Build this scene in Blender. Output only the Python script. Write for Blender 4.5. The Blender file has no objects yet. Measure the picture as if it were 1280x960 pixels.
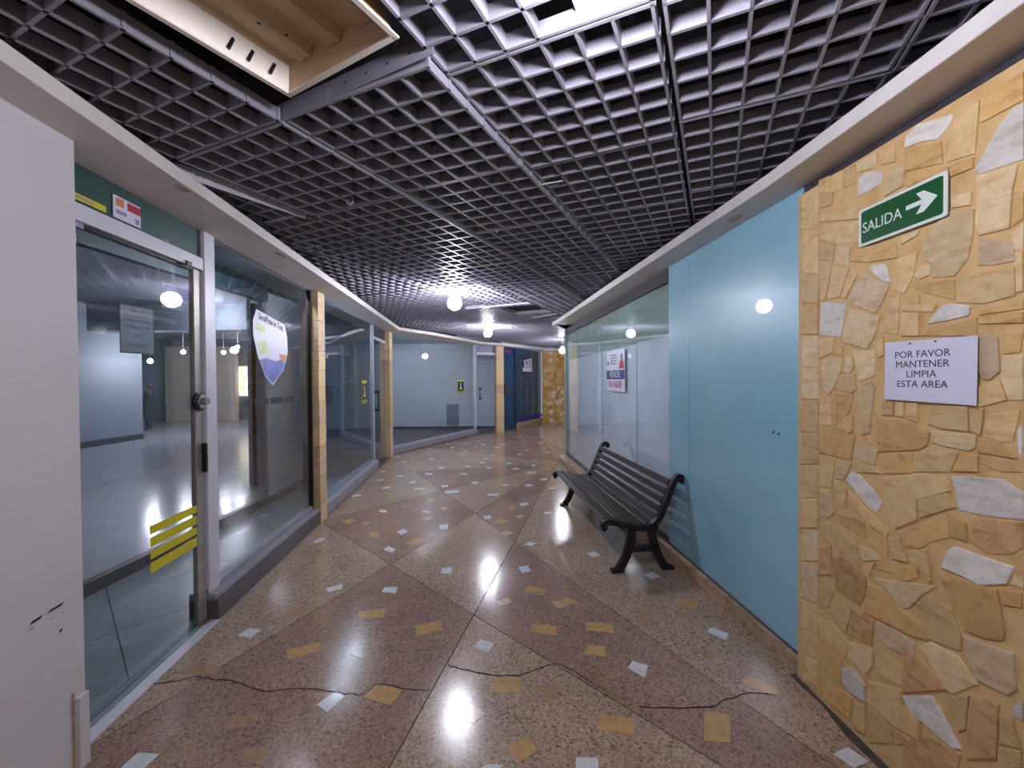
import bpy, bmesh, math, random
from mathutils import Vector, Matrix

# ------------------------------------------------------------------ camera, world, exposure
scene = bpy.context.scene
COL = scene.collection
CAM_H = 1.6
_p, _r = math.radians(-0.7), math.radians(0.4)
_fw = Vector((0, math.cos(_p), math.sin(_p)))
_rt0, _up0 = Vector((1, 0, 0)), Vector((1, 0, 0)).cross(_fw)
_rt = math.cos(_r) * _rt0 - math.sin(_r) * _up0
_up = math.sin(_r) * _rt0 + math.cos(_r) * _up0
cam = bpy.data.cameras.new('camera')
cam.sensor_width = 36.0
cam.lens = 36.0 * 480 / 1280
cam.clip_start = 0.02
camo = bpy.data.objects.new('camera', cam)
COL.objects.link(camo)
camo.matrix_world = Matrix(((_rt.x, _up.x, -_fw.x, 0), (_rt.y, _up.y, -_fw.y, 0), (_rt.z, _up.z, -_fw.z, CAM_H), (0, 0, 0, 1)))
scene.camera = camo
world = bpy.data.worlds.new('world')
scene.world = world
world.use_nodes = True
world.node_tree.nodes['Background'].inputs[0].default_value = (0.55, 0.6, 0.7, 1)
world.node_tree.nodes['Background'].inputs[1].default_value = 0.3
vs = scene.view_settings
scene.display_settings.display_device = 'sRGB'
vs.view_transform = 'Standard'
vs.look = 'None'
vs.gamma = 1.0
vs.use_curve_mapping = False
vs.exposure = 0.8
BULB_POWER = 140.0      # radiance of the ceiling bulbs
FAR_POWER = 190.0       # the two brighter bulbs further along
FILL_POWER = 260.0       # unseen strip lamps added to brighten the shops
HALL_POWER = 300.0       # radiance of the bulbs in the hall behind the shop

# ------------------------------------------------------------------ helpers
random.seed(11)
def lin(r, g, b):
    f = lambda c: ((c / 255 + 0.055) / 1.055) ** 2.4 if c > 10 else c / 255 / 12.92
    return (f(r), f(g), f(b), 1)

class NT:
    def __init__(s, name):
        s.m = bpy.data.materials.new(name); s.m.use_nodes = True
        s.t = s.m.node_tree; s.n = s.t.nodes
        s.b = s.n.get('Principled BSDF'); s.out = s.n.get('Material Output')
    def add(s, typ, **kw):
        n = s.n.new(typ)
        for k, v in kw.items():
            if k.startswith('i_'):
                key = k[2:]; key = int(key) if key.isdigit() else key.replace('_', ' ')
                n.inputs[key].default_value = v
            else: setattr(n, k, v)
        return n
    def link(s, a, b): s.t.links.new(a, b)
    def coord(s, scale=(1, 1, 1), kind='Object'):
        tc = s.add('ShaderNodeTexCoord'); mp = s.add('ShaderNodeMapping'); mp.inputs['Scale'].default_value = scale
        s.link(tc.outputs[kind], mp.inputs[0]); return mp.outputs[0]
    def noise(s, co, scale, detail=4, rough=0.6):
        n = s.add('ShaderNodeTexNoise'); n.inputs['Scale'].default_value = scale
        n.inputs['Detail'].default_value = detail; n.inputs['Roughness'].default_value = rough
        s.link(co, n.inputs['Vector']); return n.outputs['Fac']
    def ramp(s, fac, stops, interp='LINEAR'):
        r = s.add('ShaderNodeValToRGB'); r.color_ramp.interpolation = interp
        e = r.color_ramp.elements
        while len(e) < len(stops): e.new(0.5)
        for q, (p, c) in zip(e, stops): q.position = p; q.color = c
        s.link(fac, r.inputs[0]); return r.outputs[0]
    def mix(s, fac, a, b, mode='MIX'):
        n = s.add('ShaderNodeMix', data_type='RGBA', blend_type=mode)
        for v, i in ((fac, 0), (a, 6), (b, 7)):
            if isinstance(v, (int, float, tuple)): n.inputs[i].default_value = v
            else: s.link(v, n.inputs[i])
        return n.outputs[2]
    def bump(s, h, strength=0.3, dist=0.01):
        n = s.add('ShaderNodeBump'); n.inputs['Strength'].default_value = strength; n.inputs['Distance'].default_value = dist
        s.link(h, n.inputs['Height']); s.link(n.outputs[0], s.b.inputs['Normal'])

def plain(name, col, rough=0.5, metal=0.0, var=0.08, scale=12, bump=0.0, spec=None):
    s = NT(name); co = s.coord()
    f = s.noise(co, scale, 5)
    lo = tuple(max(0, c * (1 - 2 * var)) for c in col[:3]) + (1,); hi = tuple(min(1, c * (1 + 2 * var)) for c in col[:3]) + (1,)
    s.link(s.ramp(f, [(0.3, lo), (0.7, hi)]), s.b.inputs['Base Color'])
    s.b.inputs['Roughness'].default_value = rough; s.b.inputs['Metallic'].default_value = metal
    if spec is not None: s.b.inputs['Specular IOR Level'].default_value = spec
    if bump: s.bump(s.noise(co, scale * 5, 6), bump, 0.004)
    return s.m

def glow(name, col, power):
    s = NT(name); e = s.add('ShaderNodeEmission'); e.inputs[0].default_value = col; e.inputs[1].default_value = power
    s.link(e.outputs[0], s.out.inputs[0]); return s.m

def glass(name, tint, refl=1.0, rough=0.0):
    s = NT(name); tr = s.add('ShaderNodeBsdfTransparent'); tr.inputs[0].default_value = tint
    gl = s.add('ShaderNodeBsdfGlossy'); gl.inputs['Roughness'].default_value = rough
    lw = s.add('ShaderNodeLayerWeight'); pw = s.add('ShaderNodeMath', operation='POWER'); pw.inputs[1].default_value = 4.5
    s.link(lw.outputs['Facing'], pw.inputs[0])
    mu = s.add('ShaderNodeMath', operation='MULTIPLY_ADD', use_clamp=True); mu.inputs[1].default_value = 0.9 * refl; mu.inputs[2].default_value = 0.045 * refl
    s.link(pw.outputs[0], mu.inputs[0])
    mx = s.add('ShaderNodeMixShader'); s.link(mu.outputs[0], mx.inputs[0]); s.link(tr.outputs[0], mx.inputs[1]); s.link(gl.outputs[0], mx.inputs[2])
    s.link(mx.outputs[0], s.out.inputs[0]); return s.m

def terrazzo(name, base, light, dark):
    s = NT(name); co = s.coord()
    v = s.add('ShaderNodeTexVoronoi'); v.inputs['Scale'].default_value = 85; s.link(co, v.inputs['Vector'])
    w = s.add('ShaderNodeTexVoronoi'); w.inputs['Scale'].default_value = 150; s.link(co, w.inputs['Vector'])
    sep = s.add('ShaderNodeSeparateColor'); s.link(v.outputs['Color'], sep.inputs[0])
    sep2 = s.add('ShaderNodeSeparateColor'); s.link(w.outputs['Color'], sep2.inputs[0])
    c1 = s.ramp(sep.outputs[0], [(0, dark), (0.2, base), (0.62, light), (0.84, base)], 'CONSTANT')
    c2 = s.ramp(sep2.outputs[0], [(0, dark), (0.18, base), (0.7, light)], 'CONSTANT')
    c = s.mix(0.5, c1, c2)
    big = s.noise(co, 1.6, 5)
    c = s.mix(1.0, c, s.ramp(big, [(0.3, (0.78, 0.76, 0.74, 1)), (0.7, (1.12, 1.1, 1.08, 1))]), 'MULTIPLY')
    s.link(c, s.b.inputs['Base Color'])
    rr = s.ramp(s.noise(co, 3.0, 6), [(0.3, (0.13,) * 3 + (1,)), (0.75, (0.24,) * 3 + (1,))])
    s.link(rr, s.b.inputs['Roughness'])
    s.bump(s.noise(co, 9, 3), 0.02, 0.01)
    return s.m

def stone(name, a, b, vein, rough=0.55, stretch=(3, 3, 14)):
    s = NT(name); co = s.coord(stretch)
    f = s.noise(co, 2.2, 8, 0.65); g = s.noise(s.coord((9, 9, 9)), 3.0, 6)
    c = s.ramp(f, [(0.36, vein), (0.46, a), (0.55, b), (0.66, a)])
    c = s.mix(0.4, c, s.ramp(g, [(0.38, vein), (0.6, b)]))
    ob = s.add('ShaderNodeObjectInfo')
    tint = s.ramp(ob.outputs['Random'], [(0, (0.84, 0.82, 0.78, 1)), (0.5, (1, 1, 1, 1)), (1, (1.12, 1.1, 1.06, 1))])
    s.link(s.mix(1.0, c, tint, 'MULTIPLY'), s.b.inputs['Base Color'])
    s.b.inputs['Roughness'].default_value = rough
    s.bump(g, 0.35, 0.006)
    return s.m

def tag(o, label=None, cat=None, group=None, kind=None):
    if label: o['label'] = label
    if cat: o['category'] = cat
    if group: o['group'] = group
    if kind: o['kind'] = kind
    return o

def empty(name, loc=(0, 0, 0), rz=0.0, label=None, cat=None, group=None, kind=None):
    o = bpy.data.objects.new(name, None); COL.objects.link(o)
    o.location = loc; o.rotation_euler = (0, 0, rz); o.empty_display_size = 0.05
    return tag(o, label, cat, group, kind)

def link(name, me, mat, parent=None, smooth=False):
    o = bpy.data.objects.new(name, me); COL.objects.link(o)
    if mat is not None and not me.materials: me.materials.append(mat)
    if parent is not None: o.parent = parent
    if smooth:
        for p in me.polygons: p.use_smooth = True
    return o

def mk(name, verts, faces, mat, parent=None, smooth=False):
    me = bpy.data.meshes.new(name); me.from_pydata([tuple(v) for v in verts], [], faces); me.validate(); me.update()
    bm = bmesh.new(); bm.from_mesh(me); bmesh.ops.recalc_face_normals(bm, faces=bm.faces); bm.to_mesh(me); bm.free()
    return link(name, me, mat, parent, smooth)

class MB:
    def __init__(s): s.v = []; s.f = []
    def raw(s, vs, fs):
        k = len(s.v); s.v += [tuple(v) for v in vs]; s.f += [tuple(i + k for i in f) for f in fs]; return s
    def prism(s, poly, z0, z1):
        n = len(poly)
        s.raw([(x, y, z0) for x, y in poly] + [(x, y, z1) for x, y in poly],
              [tuple(range(n - 1, -1, -1)), tuple(range(n, 2 * n))] + [(i, (i + 1) % n, n + (i + 1) % n, n + i) for i in range(n)]); return s
    def box(s, x0, x1, y0, y1, z0, z1): return s.prism([(x0, y0), (x1, y0), (x1, y1), (x0, y1)], z0, z1)
    def wall(s, p, q, t, z0, z1):      # upright slab from p to q, thickness t to the left of p->q
        d = Vector((q[0] - p[0], q[1] - p[1])).normalized(); n = Vector((-d.y, d.x)) * t
        return s.prism([p, q, (q[0] + n.x, q[1] + n.y), (p[0] + n.x, p[1] + n.y)], z0, z1)
    def tube(s, pts, r, n=8):
        pts = [Vector(p) for p in pts]; rings = []
        for i, p in enumerate(pts):
            d = (pts[min(i + 1, len(pts) - 1)] - pts[max(i - 1, 0)]).normalized()
            a = Vector((0, 0, 1)) if abs(d.z) < 0.9 else Vector((1, 0, 0))
            u = d.cross(a).normalized(); w = d.cross(u)
            rr = r[i] if isinstance(r, (list, tuple)) else r
            rings.append([p + (u * math.cos(2 * math.pi * k / n) + w * math.sin(2 * math.pi * k / n)) * rr for k in range(n)])
        vs = [v for g in rings for v in g]; fs = []
        for i in range(len(pts) - 1):
            for k in range(n): fs.append((i * n + k, i * n + (k + 1) % n, (i + 1) * n + (k + 1) % n, (i + 1) * n + k))
        fs += [tuple(range(n - 1, -1, -1)), tuple(range((len(pts) - 1) * n, len(pts) * n))]
        return s.raw(vs, fs)
    def build(s, name, mat, parent=None, smooth=False, bevel=0.0):
        o = mk(name, s.v, s.f, mat, parent, smooth)
        if bevel:
            b = o.modifiers.new('bevel', 'BEVEL'); b.width = bevel; b.segments = 2; b.limit_method = 'ANGLE'
        return o

def frame3(o, p, d, z):   # place o: local x along d, local z up, local -y out of the face
    o.location = (p[0], p[1], z); o.rotation_euler = (0, 0, math.atan2(d[1], d[0])); return o

def clip(poly, a, n):     # keep side where (p-a).n >= 0
    out = []
    for i in range(len(poly)):
        p, q = poly[i], poly[(i + 1) % len(poly)]
        sp = (p[0] - a[0]) * n[0] + (p[1] - a[1]) * n[1]; sq = (q[0] - a[0]) * n[0] + (q[1] - a[1]) * n[1]
        if sp >= 0: out.append(p)
        if (sp >= 0) != (sq >= 0):
            t = sp / (sp - sq); out.append((p[0] + (q[0] - p[0]) * t, p[1] + (q[1] - p[1]) * t))
    return out

def text(name, body, size, mat, parent, x=0, y=0, z=0, align='CENTER', ext=0.0006, sx=1.0, offset=0.0, rot=None, shear=0.0, spacing=1.0):
    cu = bpy.data.curves.new(name, 'FONT'); cu.body = body; cu.size = size; cu.extrude = ext; cu.offset = offset
    cu.align_x = align; cu.align_y = 'CENTER'; cu.shear = shear; cu.space_character = spacing; cu.resolution_u = 3
    o = bpy.data.objects.new(name, cu); COL.objects.link(o); cu.materials.append(mat)
    bpy.context.view_layer.update()
    me = bpy.data.meshes.new_from_object(o.evaluated_get(bpy.context.evaluated_depsgraph_get())); bpy.data.objects.remove(o); bpy.data.curves.remove(cu)
    o = link(name, me, mat, parent)
    o.location = (x, y, z); o.rotation_euler = rot or (math.pi / 2, 0, 0); o.scale = (sx, 1, 1); return o

# ------------------------------------------------------------------ materials
M = {}
M['beige_terrazzo'] = terrazzo('beige_terrazzo', lin(168, 147, 128), lin(190, 170, 150), lin(104, 87, 76))
M['mauve_terrazzo'] = terrazzo('mauve_terrazzo', lin(150, 124, 110), lin(170, 146, 130), lin(106, 82, 72))
M['joint'] = plain('joint', lin(52, 42, 38), 0.7)
M['crack'] = plain('crack', lin(40, 32, 28), 0.9)
M['white_marble'] = plain('white_marble', lin(205, 208, 208), 0.16, var=0.06, scale=20)
M['ochre_marble'] = plain('ochre_marble', lin(186, 150, 102), 0.16, var=0.1, scale=25)
M['pale_marble'] = plain('pale_marble', lin(194, 172, 142), 0.16, var=0.08, scale=25)
M['dull_marble'] = plain('dull_marble', lin(160, 132, 104), 0.16, var=0.1, scale=25)
M['stone_w'] = stone('stone_white', lin(216, 210, 202), lin(226, 222, 218), lin(188, 180, 168))
M['stone_p'] = stone('stone_pale', lin(214, 188, 144), lin(222, 200, 160), lin(192, 158, 110))
M['stone_t'] = stone('stone_tan', lin(212, 180, 128), lin(218, 190, 140), lin(188, 148, 94))
M['stone_o'] = stone('stone_ochre', lin(208, 170, 108), lin(214, 178, 120), lin(182, 136, 78))
M['stone_k'] = stone('stone_pinkish', lin(206, 180, 146), lin(214, 190, 158), lin(178, 144, 108))
M['stone_b'] = stone('stone_brown', lin(196, 156, 106), lin(206, 168, 120), lin(160, 116, 70))
M['mortar'] = stone('mortar', lin(206, 172, 118), lin(210, 178, 126), lin(192, 152, 98), 0.75, (3, 3, 3))
M['plaster'] = plain('white_plaster', lin(206, 203, 207), 0.7, var=0.015, scale=3, bump=0.08)
M['cornice'] = plain('cornice_paint', lin(216, 210, 206), 0.6, var=0.04, scale=4, bump=0.1)
M['dark'] = plain('plenum_dark', lin(60, 58, 64), 0.9, var=0.2)
M['blade'] = plain('louver_grey', lin(142, 140, 151), 0.45, 0.1, var=0.05, scale=6)
M['alu'] = plain('aluminium', lin(188, 188, 194), 0.4, 0.3, var=0.04)
M['white_metal'] = plain('white_aluminium', lin(206, 206, 216), 0.4, 0.05, var=0.03)
M['bronze'] = plain('bronze_stile', lin(156, 150, 144), 0.4, 0.25)
M['black'] = plain('black', lin(22, 22, 24), 0.45)
M['chrome'] = plain('chrome', lin(210, 210, 212), 0.12, 0.95, var=0.02)
M['steel_dark'] = plain('dark_steel', lin(60, 62, 66), 0.35, 0.7)
M['curb'] = plain('curb_paint', lin(142, 142, 150), 0.5, var=0.06, bump=0.1)
M['curb_dark'] = plain('dark_curb', lin(84, 80, 84), 0.4, var=0.12)
M['plinth'] = stone('plinth_stone', lin(176, 150, 122), lin(190, 166, 138), lin(132, 106, 82), 0.4)
M['clear'] = glass('clear_glass', (0.84, 0.865, 0.88, 1), 1.2)
M['clear2'] = glass('inner_glass', (0.92, 0.925, 0.94, 1), 0.0)
M['dim_glass'] = glass('grey_glass', (0.74, 0.81, 0.86, 1), 1.2)
M['green_glass'] = glass('green_glass', (0.95, 0.975, 0.985, 1), 1.2)
M['blue_glass'] = glass('blue_glass', (0.62, 0.73, 0.82, 1), 1.2)
def coated(name, col, var=0.04, rough=0.35):
    m = plain(name, col, rough, var=var, scale=1.5); b = m.node_tree.nodes['Principled BSDF']
    b.inputs['Coat Weight'].default_value = 1.0; b.inputs['Coat Roughness'].default_value = 0.015; b.inputs['Coat IOR'].default_value = 1.5
    return m
M['blue_panel'] = coated('blue_painted_glass', lin(140, 193, 213))
M['teal'] = coated('teal_transom', lin(30, 74, 70))
M['paper'] = plain('paper_sheet', lin(232, 238, 250), 0.6, var=0.05, scale=2.2)
M['backing'] = plain('green_backing', lin(160, 182, 168), 0.7, var=0.05, scale=2)
M['dark_band'] = plain('dark_gap', lin(48, 50, 54), 0.7)
M['white_paper'] = plain('white_paper', lin(214, 214, 232), 0.35, var=0.01)
M['ink'] = plain('ink', lin(34, 34, 48), 0.5)
M['sign_green'] = plain('sign_green', lin(14, 84, 40), 0.35, var=0.02)
M['sign_white'] = plain('sign_white', lin(218, 228, 222), 0.35, var=0.01)
M['yellow'] = plain('warning_yellow', lin(206, 196, 34), 0.4, var=0.05)
M['red'] = plain('print_red', lin(170, 30, 36), 0.4)
M['purple'] = plain('print_purple', lin(52, 48, 128), 0.4)
M['dull_red'] = plain('dull_red', lin(120, 62, 92), 0.4)
M['dim_sheet'] = plain('dim_sheet', lin(88, 92, 104), 0.6)
M['dim_purple'] = plain('dim_purple', lin(58, 58, 96), 0.6)
M['dirt'] = plain('floor_dirt', lin(74, 68, 64), 0.8, var=0.2, scale=30)
M['print_grey'] = plain('print_grey', lin(140, 140, 168), 0.5)
M['print_blue'] = plain('print_blue', lin(100, 112, 196), 0.4, var=0.15, scale=9)
M['print_lime'] = plain('print_lime', lin(206, 220, 160), 0.4)
M['print_orange'] = plain('print_orange', lin(212, 130, 60), 0.4)
M['iron'] = plain('black_cast_iron', lin(30, 28, 32), 0.42, 0.2)
s_ = NT('bench_wood'); co_ = s_.coord((40, 1.5, 40)); f_ = s_.noise(co_, 1.6, 7)
s_.link(s_.ramp(f_, [(0.3, lin(28, 20, 20)), (0.6, lin(56, 44, 42)), (0.8, lin(86, 74, 72))]), s_.b.inputs['Base Color'])
s_.b.inputs['Roughness'].default_value = 0.34; s_.bump(f_, 0.25, 0.003); M['wood'] = s_.m
M['trough'] = plain('enamel_cream', lin(196, 168, 134), 0.45, var=0.1, scale=5)
M['trough_white'] = plain('enamel_white', lin(232, 224, 212), 0.4, var=0.05, scale=6)
M['shop_tile'] = plain('shop_tile', lin(132, 146, 150), 0.22, var=0.06, scale=5)
M['shop_wall'] = plain('shop_wall_grey', lin(200, 208, 216), 0.6, var=0.03, scale=2)
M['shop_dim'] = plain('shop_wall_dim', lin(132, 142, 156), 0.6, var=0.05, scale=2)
M['shop_ceiling'] = plain('shop_ceiling_teal', lin(18, 50, 58), 0.6)
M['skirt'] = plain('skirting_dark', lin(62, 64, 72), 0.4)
M['hall_floor'] = plain('hall_floor', lin(176, 176, 182), 0.18, var=0.04, scale=2)
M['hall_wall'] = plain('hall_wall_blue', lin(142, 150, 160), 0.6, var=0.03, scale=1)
M['beige_wall'] = plain('hall_wall_beige', lin(222, 206, 192), 0.6, var=0.03, scale=1)
M['hall_ceiling'] = plain('hall_ceiling', lin(150, 156, 164), 0.7, var=0.04, scale=2)
M['blue_shop'] = plain('blue_shop_lining', lin(98, 138, 164), 0.5, var=0.2, scale=5)
M['cloth_dark'] = plain('dark_clothes', lin(26, 28, 38), 0.8)
M['skin'] = plain('skin', lin(150, 108, 88), 0.5)
M['wire'] = plain('white_wire', lin(214, 214, 214), 0.4)
M['bulb'] = glow('bulb_glow', (0.88, 0.875, 1.0, 1), BULB_POWER)
M['back_bulb'] = glow('back_bulb_glow', (0.88, 0.875, 1.0, 1), BULB_POWER * 0.5)
M['far_bulb'] = glow('far_bulb_glow', (0.86, 0.87, 1.0, 1), FAR_POWER)
M['tube'] = glow('fill_glow', (0.9, 0.91, 1.0, 1), FILL_POWER)
M['hall_bulb'] = glow('hall_bulb_glow', (0.92, 0.91, 1.0, 1), HALL_POWER)
s_ = NT('backlit_picture'); co_ = s_.coord((1.2, 1, 3.5)); f_ = s_.noise(co_, 1.7, 4)
e_ = s_.add('ShaderNodeEmission'); e_.inputs[1].default_value = 2.2
s_.link(s_.ramp(f_, [(0.25, lin(250, 250, 255)), (0.42, lin(255, 214, 96)), (0.52, lin(250, 246, 240)), (0.62, lin(120, 190, 200)), (0.75, lin(240, 190, 120))]), e_.inputs[0])
s_.link(e_.outputs[0], s_.out.inputs[0]); M['picture'] = s_.m
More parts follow.
